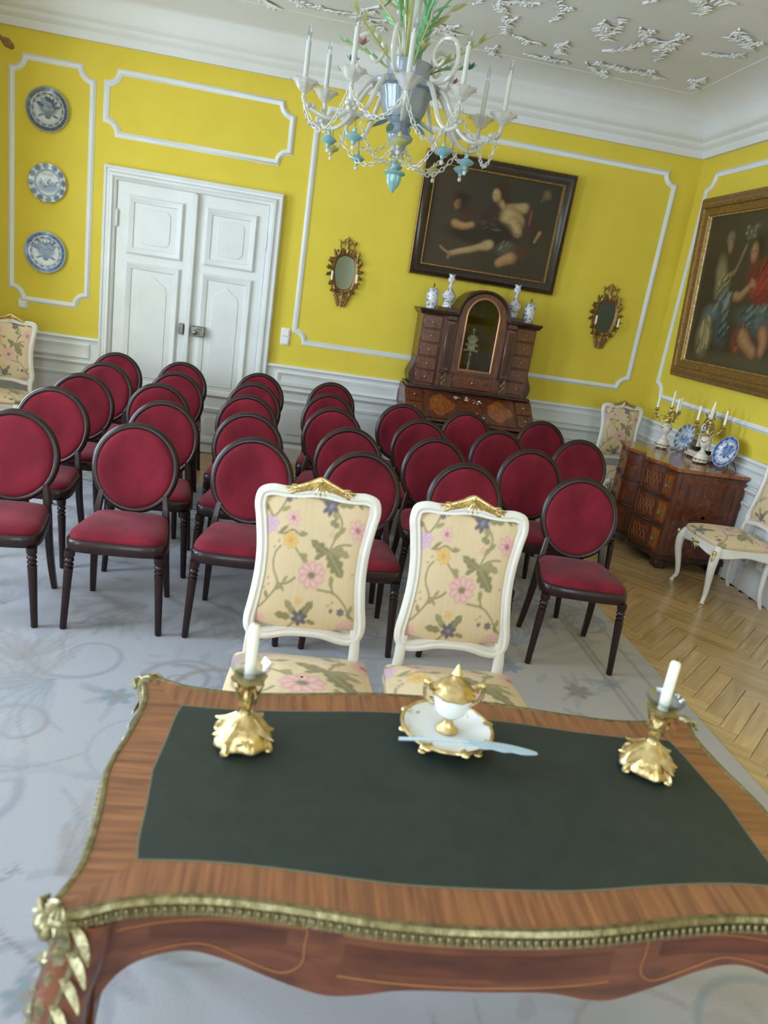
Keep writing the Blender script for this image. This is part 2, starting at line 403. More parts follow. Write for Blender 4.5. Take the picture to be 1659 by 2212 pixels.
def pane_mat(name, tint, refl):
    m = bpy.data.materials.new(name); m.use_nodes = True; N = m.node_tree.nodes; K = m.node_tree.links; N.remove(N['Principled BSDF'])
    t = N.new('ShaderNodeBsdfTransparent'); t.inputs['Color'].default_value = L4(tint); g = N.new('ShaderNodeBsdfGlossy'); g.inputs['Roughness'].default_value = 0.03
    x = N.new('ShaderNodeMixShader'); x.inputs[0].default_value = refl; K.new(t.outputs[0], x.inputs[1]); K.new(g.outputs[0], x.inputs[2]); K.new(x.outputs[0], N['Material Output'].inputs['Surface']); return m
PANE = pane_mat('window_glass', (250, 252, 252), 0.06)
CABGLASS = pane_mat('cabinet_glass', (235, 235, 230), 0.025)
CLEAR = pane_mat('clear_drip_glass', (232, 236, 240), 0.14)
SHEER = pane_mat('sheer_curtain', (190, 190, 184), 0.02)
# ================================================================== THE ROOM
# floor: substrate, herringbone planks (own objects), rug
mb = MB().box(XL - 0.2, XR + 0.2, YF - 0.2, YB + 0.2, -0.12, -0.012)
floor = structure(mb.build('floor', SUBFLOOR))
PW, PL = 0.088, 0.44
pm = MB().cbox(0.001, PL - 0.001, 0.001, PW - 0.001, -0.012, 0.0, 0.0012).mesh('plank', PARQUET)
RUGX, RUGY = 2.07, 5.84
def plank_wanted(cx, cy):
    if not (XL + 0.05 < cx < XR - 0.02 and 0.6 < cy < YB - 0.03): return False
    return cx > RUGX - 0.12 or (cy > RUGY - 0.1 and cx > -2.5)
hc, hs = math.cos(PI / 4), math.sin(PI / 4); cand = []
for k in range(-140, 141):
    for q in range(-16, 17):
        for vert in (0, 1):
            ox, oy = k * PW + q * PL, k * PW - q * PL
            if vert: cx, cy, rz, px, py = ox + PW / 2, oy + PW + PL / 2, PI / 2, ox + PW, oy + PW
            else: cx, cy, rz, px, py = ox + PL / 2, oy + PW / 2, 0.0, ox, oy
            wx, wy = cx * hc - cy * hs + 0.35, cx * hs + cy * hc
            if plank_wanted(wx, wy): cand.append((wy + (0 if wx > 2.0 else 6), px * hc - py * hs + 0.35, px * hs + py * hc, rz + PI / 4))
cand.sort()
for _, x, y, rz in cand[:300]: place('plank', pm, floor, (x, y, 0), (0, 0, rz))
rest = MB()
for _, x, y, rz in cand[300:]:
    c, s_ = math.cos(rz), math.sin(rz)
    rest.add([(x + u * c - v * s_, y + u * s_ + v * c, z) for z in (-0.012, 0.0) for u, v in ((0.001, 0.001), (PL - 0.001, 0.001), (PL - 0.001, PW - 0.001), (0.001, PW - 0.001))],
             [(4, 5, 6, 7), (0, 1, 5, 4), (1, 2, 6, 5), (2, 3, 7, 6), (3, 0, 4, 7)])
if rest.f: rest.build('far_planks', PARQUET, floor)['kind'] = 'stuff'

# rug with faded scroll-and-flower print
RX0, RX1, RY0, RY1 = -1.95, RUGX, -0.6, RUGY
W_, H_ = RX1 - RX0, RY1 - RY0
cv = Canvas(W_, H_, 340, 540, (158, 158, 163))
rs = random.Random(5)
def rx(x, y): return (x - RX0, y - RY0)
GREYB, TAUPE, TEAL, ROSE, INK = (132, 131, 138), (136, 122, 112), (122, 134, 138), (154, 144, 148), (110, 102, 100)
for k in range(46):
    cv.ell((rs.uniform(0, W_), rs.uniform(0, H_)), rs.uniform(0.2, 0.7), rs.uniform(0.2, 0.5), rs.uniform(0, 3), rs.choice([(166, 166, 171), (150, 150, 156), (160, 156, 153)]), 0.9, 0.5)
for k in range(16):     # soft warm beige patches over the right part
    cv.ell(rx(rs.uniform(0.9, 2.1), rs.uniform(0.5, RUGY)), rs.uniform(0.3, 0.6), rs.uniform(0.3, 0.7), rs.uniform(0, 3), (182, 166, 146), 0.9, 0.4)
def scroll(x, y, r, a0, turn, col, wd=0.014, al=0.6):
    P = []
    for i in range(16):
        t = i / 15; rad = r * (1 - 0.82 * t); a = a0 + turn * t * 1.6 * 2 * PI * 0.75
        P.append((x + rad * math.cos(a), y + rad * math.sin(a)))
    cv.line(P, wd, col, al, True, True)
    a = a0; cv.leaf(P[0], a - turn * 1.2, r * 0.9, r * 0.28, col, None, 4, al * 0.7); cv.leaf(P[3], a + turn * 2.2, r * 0.7, r * 0.22, col, None, 3, al * 0.6)
for k in range(95):
    scroll(rs.uniform(0, W_), rs.uniform(0, H_), rs.uniform(0.12, 0.34), rs.uniform(0, 6.3), rs.choice([-1, 1]), rs.choice([GREYB, TAUPE, GREYB, TEAL]), rs.uniform(0.010, 0.020), rs.uniform(0.25, 0.5))
for k in range(70):
    x, y = rs.uniform(0, W_), rs.uniform(0, H_); c = rs.choice([ROSE, TAUPE, TEAL])
    for j in range(5): cv.leaf((x, y), rs.uniform(0, 6.3), rs.uniform(0.08, 0.2), rs.uniform(0.03, 0.07), rs.choice([TEAL, TAUPE, GREYB]), None, 3, 0.4)
    cv.flower((x, y), rs.uniform(0.04, 0.08), c, GREYB, TAUPE, 6, rs.uniform(0, 2))
# trailing beads of small blossoms near the window side, an oval medallion and the border lines
P = [rx(-0.62, 1.75), rx(-0.72, 1.55), rx(-0.68, 1.3), rx(-0.55, 1.15), rx(-0.35, 1.0)]
cv.line(P, 0.006, INK, 0.55)
for p in P: cv.flower(p, 0.028, (164, 164, 168), INK, None, 6)
P = [rx(-0.9, 1.72), rx(-0.7, 1.62), rx(-0.45, 1.45)]
cv.line(P, 0.006, INK, 0.5)
for p in P: cv.flower(p, 0.028, (164, 164, 168), INK, None, 6)
for rr in (0.2, 0.17): cv.line([(rx(-1.1, 2.1)[0] + rr * 1.4 * math.cos(t * PI / 8), rx(-1.1, 2.1)[1] + rr * math.sin(t * PI / 8)) for t in range(17)], 0.008, INK, 0.5)
for off, c in ((0.05, (170, 160, 150)), (0.11, TAUPE), (0.30, GREYB), (0.34, TAUPE)):
    cv.line([(W_ - off, 0), (W_ - off, H_)], 0.010, c, 0.6, False); cv.line([(0, H_ - off), (W_, H_ - off)], 0.010, c, 0.6, False)
cv.line([rx(-1.5, 0.56), rx(2.0, 0.62)], 0.008, INK, 0.45, False)
for k in range(40):
    x, y = rs.uniform(0.2, 1.6), rs.uniform(-0.1, 0.6); p = rx(x, y)
    for j in range(3): cv.leaf(p, rs.uniform(0, 6.3), rs.uniform(0.06, 0.16), 0.045, rs.choice([TEAL, (122, 134, 122), TAUPE]), None, 3, 0.6)
for k in range(62):            # broad faded acanthus sprays and garlands
    x, y, a0 = rs.uniform(0, W_), rs.uniform(0, H_), rs.uniform(0, 6.3); c = rs.choice([(140, 141, 149), (170, 172, 179), (146, 138, 132), (138, 146, 150)])
    for j in range(7):
        a = a0 + (j - 3) * 0.28; L_ = rs.uniform(0.22, 0.46)
        cv.leaf((x, y), a, L_, L_ * 0.20, c, None, 5, 0.42); cv.line([(x, y), (x + L_ * 0.6 * math.cos(a), y + L_ * 0.6 * math.sin(a)), (x + L_ * math.cos(a + 0.25), y + L_ * math.sin(a + 0.25))], 0.006, (126, 122, 124), 0.35)
for k in range(150):
    x, y = rs.uniform(0, W_), rs.uniform(0, H_); cv.leaf((x, y), rs.uniform(0, 6.3), rs.uniform(0.07, 0.16), rs.uniform(0.03, 0.06), rs.choice([(128, 136, 138), (140, 128, 120), (132, 130, 138)]), None, 3, 0.4)
cv.img = 0.88 * cv.img + 0.12 * lin((158, 158, 163))
nx, ny = 340, 540
U, V = np.meshgrid(np.linspace(0, 1, nx), np.linspace(0, 1, ny))
X = np.stack([RX0 + U * W_, RY0 + V * H_, np.full_like(U, 0.009)], -1)
mb = MB().grid(X); n0 = len(mb.v)
mb.box(RX0, RX1, RY0, RY1, 0.0005, 0.0088)
cols = np.concatenate([cv.img.reshape(-1, 3), np.tile(lin((176, 170, 162)), (8, 1))])
rug = tag(mb.build('rug', RUGM, None, 0, cols), 'large pale grey rug with faded scrolls and flowers under all the chairs', 'rug')

# walls
def wall_with_openings(name, fn, a0, a1, opens, t=0.3):
    mb = MB(); a = a0
    def blk(p, q, z0, z1):
        c = [fn(x, z, h) for h in (0, -t) for z in (z0, z1) for x in (p, q)]
        mb.add(c, [(0, 2, 3, 1), (4, 5, 7, 6), (0, 1, 5, 4), (2, 6, 7, 3), (0, 4, 6, 2), (1, 3, 7, 5)])
    for (p, q) in sorted(opens):
        blk(a, p, -0.01, ZC + 0.1); blk(p, q, -0.01, WZ0); blk(p, q, WZ1, ZC + 0.1); a = q
    blk(a, a1, -0.01, ZC + 0.1)
    return structure(mb.build(name, YELLOW))
def onfront(a, b, h): return (a, YF + h, b)
wall_back = structure(MB().box(XL - 0.3, XR + 0.3, YB, YB + 0.2, -0.01, ZC + 0.1).build('wall_back', YELLOW))
wall_right = structure(MB().box(XR, XR + 0.2, YF - 0.3, YB, -0.01, ZC + 0.1).build('wall_right', YELLOW))
wall_left = wall_with_openings('wall_left', onleft, YF - 0.3, YB, LEFT_WINDOWS)
wall_front = wall_with_openings('wall_front', onfront, XL, XR, FRONT_FILL_WINDOWS)
# windows: frame, mullions, glass panes in the openings
wi = 0
for fn, opens in ((onleft, LEFT_WINDOWS), (onfront, FRONT_FILL_WINDOWS)):
    for (a, b) in opens:
        wi += 1; mb = MB()
        F_ = lambda x, z, h, fn=fn: fn(x, z, h - 0.18)
        mb.mould(rect(a, b, WZ0, WZ1), [(0, 0), (0, 0.05), (-0.06, 0.05), (-0.06, 0)], F_)
        mid = (a + b) / 2
        for (p, q, z0, z1) in ((mid - 0.03, mid + 0.03, WZ0, WZ1), (a, b, 2.1, 2.16)) + tuple((a, b, z, z + 0.025) for z in (1.05, 1.57)):
            mb.prism(rect(p, q, z0, z1), F_, 0.005, 0.045)
        wo = structure(mb.build('window_%d' % wi, WHITE))
        MB().prism(rect(a + 0.02, b - 0.02, WZ0 + 0.02, WZ1 - 0.02), F_, 0.022, 0.026).build('pane', PANE, wo)
# ceiling with stucco sprigs
ceiling = structure(MB().box(XL - 0.3, XR + 0.3, YF - 0.3, YB + 0.2, ZC, ZC + 0.12).build('ceiling', STUCCO))
rs = random.Random(11)
def sprig(x, y, ang, size):
    mb = MB(); c, s_ = math.cos(ang), math.sin(ang)
    P = [(x + (t * c - 0.3 * math.sin(t * 3 / size) * size * 0.4 * s_), y + (t * s_ + 0.3 * math.sin(t * 3 / size) * size * 0.4 * c), ZC - 0.008) for t in np.linspace(0, size, 9)]
    mb.tube(P, [0.008 * (1 - 0.5 * i / 8) for i in range(9)], 6)
    for i in range(1, 9):
        for sd in (-1, 1):
            if rs.random() < 0.85:
                a = ang + sd * rs.uniform(0.5, 1.3); L = rs.uniform(0.035, 0.075)
                mb.leaf(P[i], (math.cos(a), math.sin(a), -0.06), (0, 0, -1), L, L * 0.5, 0.009, 0.03, 4)
    for i in rs.sample(range(2, 9), 1):
        px, py = P[i][0] + rs.uniform(-0.06, 0.06), P[i][1] + rs.uniform(-0.06, 0.06)
        for k in range(5):
            a = k * 2 * PI / 5; mb.ell((px + 0.022 * math.cos(a), py + 0.022 * math.sin(a), ZC - 0.008), (0.016, 0.016, 0.009), None, 7, 4)
        mb.ell((px, py, ZC - 0.014), (0.011, 0.011, 0.010), None, 6, 4)
    mb.build('stucco_sprig', STUCCO, ceiling)
k = 0
for gy in range(9):
    for gx in range(13):
        x, y = -1.7 + gx * 0.36 + rs.uniform(-0.1, 0.1) + 0.16 * (gy % 2), 6.3 - gy * 0.31 + rs.uniform(-0.08, 0.08)
        sprig(x, y, rs.uniform(0, 6.28), rs.uniform(0.2, 0.36))
mb = MB()          # moulded scrolls of a cartouche
for sx in (-1, 1):
    for k in range(2):
        mb.tube(catmull([(1.9 + sx * 0.08, 4.45 + 0.10 * k, ZC - 0.006), (1.9 + sx * 0.35, 4.36 + 0.10 * k, ZC - 0.010), (1.9 + sx * 0.65, 4.50 + 0.07 * k, ZC - 0.006)], 6), 0.012 - 0.003 * k, 6)
mb.build('stucco_cartouche', STUCCO, ceiling)
# cornice and cove all round
prof = [(0.0, 3.285), (0.035, 3.285), (0.045, 3.31), (0.045, 3.345), (0.075, 3.365), (0.085, 3.385), (0.085, 3.40), (0.115, 3.42), (0.125, 3.43)]
prof += [(0.125 + 0.34 * (1 - math.cos(t)), 3.43 + 0.205 * math.sin(t)) for t in np.linspace(0.15, PI / 2, 8)] + [(0.50, 3.637), (0.50, ZC + 0.001)]
path = [(XL, YF), (XL, YB), (XR, YB), (XR, YF)]          # clockwise: right of travel is the room
structure(MB().mould(path, prof, onfloor, True).build('trim_1', STUCCO))
# wall panel mouldings (yellow fields framed in white)
half = [(-0.024, 0), (-0.024, 0.006), (-0.015, 0.010), (-0.009, 0.018), (0.004, 0.022), (0.014, 0.016), (0.02, 0.007), (0.024, 0.006), (0.024, 0)]
tn = 1
for fn, (a0, a1, z0, z1, r) in ((onback, (-2.53, -1.895, 1.19, 3.09, 0.10)), (onback, (-1.785, -0.255, 2.635, 3.105, 0.10)), (onback, (-0.045, 3.25, 1.155, 3.125, 0.10)),
                              (onright, (1.9, 6.80, 1.155, 3.125, 0.12)), (onright, (-1.3, 1.6, 1.155, 3.125, 0.12)), (onleft, (5.95, 6.85, 1.155, 3.125, 0.08))):
    tn += 1; structure(MB().mould(notched(a0, a1, z0, z1, r), half, fn).build('trim_%d' % tn, WHITE))
# dado panelling: backing board, cap, raised frames, rails, skirting
capp = [(0.0, 0.93), (0.03, 0.93), (0.038, 0.92), (0.038, 0.908), (0.026, 0.90), (0.020, 0.885), (0.016, 0.87), (0.0, 0.87)]
frame = [(0.020, 0.0), (0.020, 0.012), (0.008, 0.020), (-0.004, 0.014), (-0.014, 0.006), (-0.020, 0.006), (-0.020, 0.0)]
def dado(fn, a0, a1, panels, name):
    global tn
    tn += 1
    o = structure(MB().prism(rect(a0, a1, 0.0, 0.90), fn, 0.0, 0.016).build('trim_%d' % tn, WHITE))
    def run(pr, nm):
        mb = MB(); vs = [fn(a, z, h) for a in (a0, a1) for h, z in pr]; k = len(pr)
        mb.add(vs, [(i, i + 1, k + i + 1, k + i) for i in range(k - 1)] + [tuple(range(k)), tuple(range(k, 2 * k))[::-1]])
        return mb.build(nm, WHITE, o)
    run(capp, 'cap_rail')
    run([(0.016, 0.72), (0.034, 0.715), (0.040, 0.70), (0.030, 0.688), (0.022, 0.675), (0.016, 0.67)], 'middle_rail')
    for p, q in panels:
        f16 = lambda a, b, h: fn(a, b, h + 0.016)
        MB().mould(rect(p, q, 0.755, 0.85), frame, f16).build('frieze_panel', WHITE, o)
        MB().mould(rect(p, q, 0.22, 0.59), frame, f16).build('panel', WHITE, o)
        MB().prism(notched(p + 0.06, q - 0.06, 0.28, 0.53, 0.05), f16, 0.0, 0.007).build('raised_field', WHITE, o)
    tb = structure(MB().prism(rect(a0, a1, 0.0, 0.145), fn, 0.0155, 0.032).build(name, WHITE))
    mb = MB(); pr = [(0.032, 0.145), (0.028, 0.165), (0.016, 0.175)]; vs = [fn(a, z, h) for a in (a0, a1) for h, z in [(0.016, 0.145)] + pr]
    mb.add(vs, [(i, i + 1, 5 + i, 4 + i) for i in range(3)] + [(0, 1, 2, 3), (7, 6, 5, 4)]); mb.build('skirting_cap', WHITE, tb)
dado(onback, XL, -1.778, [(-2.66, -1.87)], 'baseboard_back')
dado(onback, -0.258, XR, [(-0.15, 0.98), (1.12, 2.2), (2.34, 3.36)], 'baseboard_back')
dado(onright, YF, YB, [(5.9, 6.88), (4.75, 5.76), (3.55, 4.6), (2.35, 3.4), (1.15, 2.2), (-0.1, 1.0), (-1.4, -0.25)], 'baseboard_right')
dado(onleft, 5.85, YB, [(5.98, 6.88)], 'baseboard_left')
dado(onleft, 3.45, 4.45, [(3.55, 4.35)], 'baseboard_left'); dado(onleft, 1.05, 2.05, [(1.15, 1.95)], 'baseboard_left'); dado(onleft, YF, -0.35, [(-1.45, -0.45)], 'baseboard_left')

# double door in the back wall
door = structure(MB().mould([(-1.775, 0.0), (-1.775, 2.39), (-0.26, 2.39), (-0.26, 0.0)],
        [(0.0, 0.0), (0.0, 0.05), (0.012, 0.062), (0.022, 0.062), (0.026, 0.052), (0.045, 0.05), (0.06, 0.072), (0.078, 0.075), (0.088, 0.06), (0.10, 0.055), (0.112, 0.04), (0.112, 0.0)], onback, False).build('door_1', WHITE))
DX0, DXM, DX1, DZ = -1.663, -1.005, -0.372, 2.278
pframe = [(0.03, 0.0), (0.03, 0.016), (0.018, 0.026), (0.004, 0.022), (-0.01, 0.012), (-0.02, 0.010), (-0.03, -0.004)]
for side, (a, b) in enumerate(((DX0, DXM), (DXM, DX1))):
    fn = lambda p, q, h: onback(p, q, h + 0.03)
    leafo = MB().prism(rect(a + 0.003, b - 0.003, 0.008, DZ), fn, -0.03, 0.0).build('door_leaf', WHITE, door)
    for z0, z1 in ((0.13, 0.42), (0.58, 1.605), (1.735, 2.15)):
        p, q = a + 0.125, b - 0.125
        MB().mould(rect(p, q, z0, z1), pframe, fn).build('door_panel', WHITE, leafo)
        i = 0.075; zt = z1 - 0.06
        if z1 - z0 > 0.8:
            fld = [(p + i, z0 + 0.06), (q - i, z0 + 0.06)] + catmull([(q - i, zt - 0.14), (q - i - 0.02, zt - 0.08), (q - i - 0.07, zt - 0.05), ((p + q) / 2, zt), (p + i + 0.07, zt - 0.05), (p + i + 0.02, zt - 0.08), (p + i, zt - 0.14)], 4)
        else: fld = rounded(p + i, q - i, z0 + 0.06, zt, 0.05)
        MB().prism(fld, fn, 0.0, 0.006, 0.004).build('raised_field', WHITE, leafo)
    hx = a + 0.006 if side == 0 else b - 0.006
    for hz in (0.45, 1.98):
        MB().lathe([(0.0, -0.075), (0.006, -0.07), (0.011, -0.055), (0.011, 0.055), (0.006, 0.07), (0.0, 0.075)], 10, onback(hx, hz, 0.045)).build('hinge', WHITE, leafo)
MB().cbox(DXM - 0.026, DXM + 0.026, YB - 0.072, YB - 0.03, 0.01, DZ - 0.005, 0.01).build('astragal', WHITE, door)
lock = MB().cbox(-0.965, -0.845, YB - 0.095, YB - 0.031, 1.08, 1.17, 0.006).build('door_lock', STEEL, door)
MB().cbox(-1.075, -1.033, YB - 0.088, YB - 0.031, 1.08, 1.175, 0.006).build('keeper', STEEL, lock)
MB().lathe([(0.0, 0), (0.012, 0.0), (0.01, 0.015), (0.02, 0.028), (0.022, 0.04), (0.012, 0.05), (0, 0.052)], 14, (-0.925, YB - 0.095, 1.115), Matrix.Rotation(PI / 2, 4, 'X')).build('knob', STEEL, lock)
MB().tube(catmull([(-0.925, YB - 0.11, 1.15), (-0.905, YB - 0.112, 1.155), (-0.88, YB - 0.11, 1.15)], 4), 0.006, 8).build('latch_lever', GILT, lock)

# switches
def switch(x, z, w, h, n, label):
    t = thing('light_switch', label, 'switch', (x, YB, z))
    MB().cbox(-w / 2, w / 2, -0.012, 0.0, -h / 2, h / 2, 0.004).build('plate', PLASTIC, t)
    for k in range(n):
        z0 = -h / 2 + 0.008 + k * (h - 0.016) / n
        MB().cbox(-w / 2 + 0.01, w / 2 - 0.01, -0.022, -0.012, z0 + 0.004, z0 + (h - 0.016) / n - 0.004, 0.004).build('rocker', PLASTIC, t)
switch(-0.125, 1.185, 0.085, 0.155, 2, 'white double light switch on the yellow wall beside the door')
switch(-2.43, 1.145, 0.08, 0.08, 1, 'small white single switch under the panel with the plates')
# curtain rod over the nearest visible window, with a gilt finial, and its sheer curtain
rod = thing('curtain_rod', 'gilt curtain rod with turned finial above the window by the plates', 'curtain rod', (XL + 0.40, 5.645, 3.055))
MB().tube([(0, -0.95, 0), (0, 0.78, 0)], 0.016, 12).build('pole', GOLDP, rod)
for s_, y in ((1, 0.78), (-1, -0.95)):
    MB().lathe([(0.016, 0), (0.024, 0.01), (0.016, 0.02), (0.03, 0.045), (0.034, 0.065), (0.026, 0.09), (0.012, 0.11), (0.012, 0.12), (0.026, 0.135), (0.02, 0.16), (0, 0.175)], 16, (0, y, 0), Matrix.Rotation(-s_ * PI / 2, 4, 'X')).build('finial', GOLDP, rod)
for y in (-0.8, 0.62): MB().tube([(0, y, 0), (-0.395, y, -0.02)], 0.010, 8).cbox(-0.40, -0.388, y - 0.03, y + 0.03, -0.06, 0.03, 0.004).build('bracket', GOLDP, rod)
# ================================================================== RED VELVET CHAIRS
RUGZ = 0.0095
def red_chair():
    t = thing('red_velvet_chair', '', 'chair')
    # seat outline: wide rounded front, narrower back
    out = catmull([(0.0, -0.232), (0.13, -0.228), (0.195, -0.21), (0.222, -0.16), (0.215, -0.05), (0.195, 0.09), (0.175, 0.17), (0.12, 0.195), (0.0, 0.20),
                   (-0.12, 0.195), (-0.175, 0.17), (-0.195, 0.09), (-0.215, -0.05), (-0.222, -0.16), (-0.195, -0.21), (-0.13, -0.228)], 4, True)
    MB().mould(out, [(-0.04, 0.385), (-0.004, 0.385), (0.0, 0.39), (0.0, 0.432), (-0.006, 0.44), (-0.02, 0.444), (-0.04, 0.444)], onfloor).build('seat_frame', MAHOGANY, t)
    rings = []; N = len(out)
    for sc, z in ((0.90, 0.40), (0.945, 0.438), (0.955, 0.447), (0.94, 0.458), (0.88, 0.470), (0.75, 0.479), (0.5, 0.485), (0.25, 0.487), (0.02, 0.487)):
        rings.append([(p[0] * sc, -0.015 + (p[1] + 0.015) * sc, z) for p in out])
    mb = MB(); mb.add([v for r in rings for v in r], [(k * N + i, k * N + (i + 1) % N, (k + 1) * N + (i + 1) % N, (k + 1) * N + i) for k in range(len(rings) - 1) for i in range(N)] + [tuple(range(N))[::-1], tuple(range((len(rings) - 1) * N, len(rings) * N))])
    mb.build('seat', VELVET, t, 60)
    turned = [(0.013, 0.0), (0.0155, 0.004), (0.017, 0.12), (0.0195, 0.24), (0.021, 0.295), (0.0215, 0.30), (0.014, 0.306), (0.0215, 0.314), (0.0215, 0.32), (0.014, 0.327), (0.0215, 0.335), (0.022, 0.342), (0.0165, 0.35), (0.023, 0.36), (0.024, 0.388)]
    for s_ in (-1, 1):
        M = Matrix.Shear('XY', 4, (-s_ * 0.045, 0.03)) if False else Matrix(((1, 0, -s_ * 0.05, s_ * 0.214), (0, 1, 0.03, -0.214), (0, 0, 1, 0), (0, 0, 0, 1)))
        MB().lathe(turned, 14, (0, 0, 0), M).clamp().build('leg', MAHOGANY, t)
    for s_ in (-1, 1):
        P = catmull([(s_ * 0.188, 0.228, 0.0), (s_ * 0.18, 0.19, 0.14), (s_ * 0.172, 0.163, 0.30), (s_ * 0.168, 0.156, 0.42), (s_ * 0.160, 0.163, 0.50), (s_ * 0.150, 0.176, 0.57)], 4)
        n = len(P); MB().rsq(P, [0.026 + 0.008 * math.sin(PI * i / n) for i in range(n)], [0.028 + 0.010 * math.sin(PI * i / n) for i in range(n)]).clamp().build('leg', MAHOGANY, t)
    lean = lambda a, b, h: (a, 0.165 + (b - 0.48) * 0.17 - h, b)
    ov = ellipse(0, 0.690, 0.192, 0.204, 56)
    MB().mould(ov, [(0.018 * math.cos(q_) , 0.020 * math.sin(q_)) for q_ in np.linspace(0, 2 * PI, 13)], lean).build('back_frame', MAHOGANY, t)
    mb = MB(); rings = []
    for sc, h in ((0.93, -0.012), (0.97, 0.004), (0.96, 0.012), (0.92, 0.020), (0.84, 0.024), (0.65, 0.021), (0.4, 0.018), (0.02, 0.017)): rings.append([lean(p[0] * sc, 0.69 + (p[1] - 0.69) * sc, h) for p in ov])
    N = 56; mb.add([v for r in rings for v in r], [(k * N + i, k * N + (i + 1) % N, (k + 1) * N + (i + 1) % N, (k + 1) * N + i) for k in range(len(rings) - 1) for i in range(N)] + [tuple(range(N))[::-1], tuple(range((len(rings) - 1) * N, len(rings) * N))])
    mb.build('backrest', VELVET, t, 60)
    MB().prism(ellipse(0, 0.69, 0.178, 0.190, 40), lean, -0.012, -0.016).build('back_panel', VELVET, t)
    return t
ROWS = {1: [(-1.285, 3.63), (-0.722, 3.657), (-0.15, 3.661), (0.403, 3.645), (0.958, 3.68), (1.607, 3.672)],
        2: [(-1.333, 4.354), (-0.72, 4.365), (-0.224, 4.345), (0.371, 4.27), (0.903, 4.298), (1.516, 4.321)],
        3: [(-1.352, 4.983), (-0.861, 4.984), (-0.281, 4.99), (0.30, 4.939), (0.908, 4.92), (1.456, 4.905), (2.073, 4.943)],
        4: [(-1.371, 5.632), (-0.857, 5.626), (-0.279, 5.619), (0.293, 5.568), (0.866, 5.555), (1.379, 5.59), (2.006, 5.632)],
        5: [(-1.457, 6.36), (-0.921, 6.324), (-0.275, 6.293), (0.336, 6.33)]}
ORD = ['first', 'second', 'third', 'fourth', 'fifth', 'sixth', 'seventh']
proto = red_chair(); used = False; rs = random.Random(3)
ROT = {(1, 0): 0.05, (1, 1): 0.02, (1, 2): -0.03, (1, 3): -0.03, (1, 4): 0.04, (1, 5): -0.12, (2, 5): -0.06, (3, 6): -0.05}
for r, L_ in ROWS.items():
    for i, (x, y) in enumerate(L_):
        rz = ROT.get((r, i), rs.uniform(-0.04, 0.04)); n = len(L_)
        loc = (x + 0.238 * math.sin(rz), y - 0.238 * math.cos(rz), 0.0005 if r == 5 else RUGZ)
        lab = 'red velvet oval-back chair, %s row from the writing desk, %s from the window-side end' % (ORD[r - 1], ORD[i])
        if not used: o = proto; o.location = loc; o.rotation_euler = (0, 0, rz); used = True
        else: o = dup(proto, loc, rz)
        o['label'] = lab; o['group'] = 'red velvet chairs set out in rows'

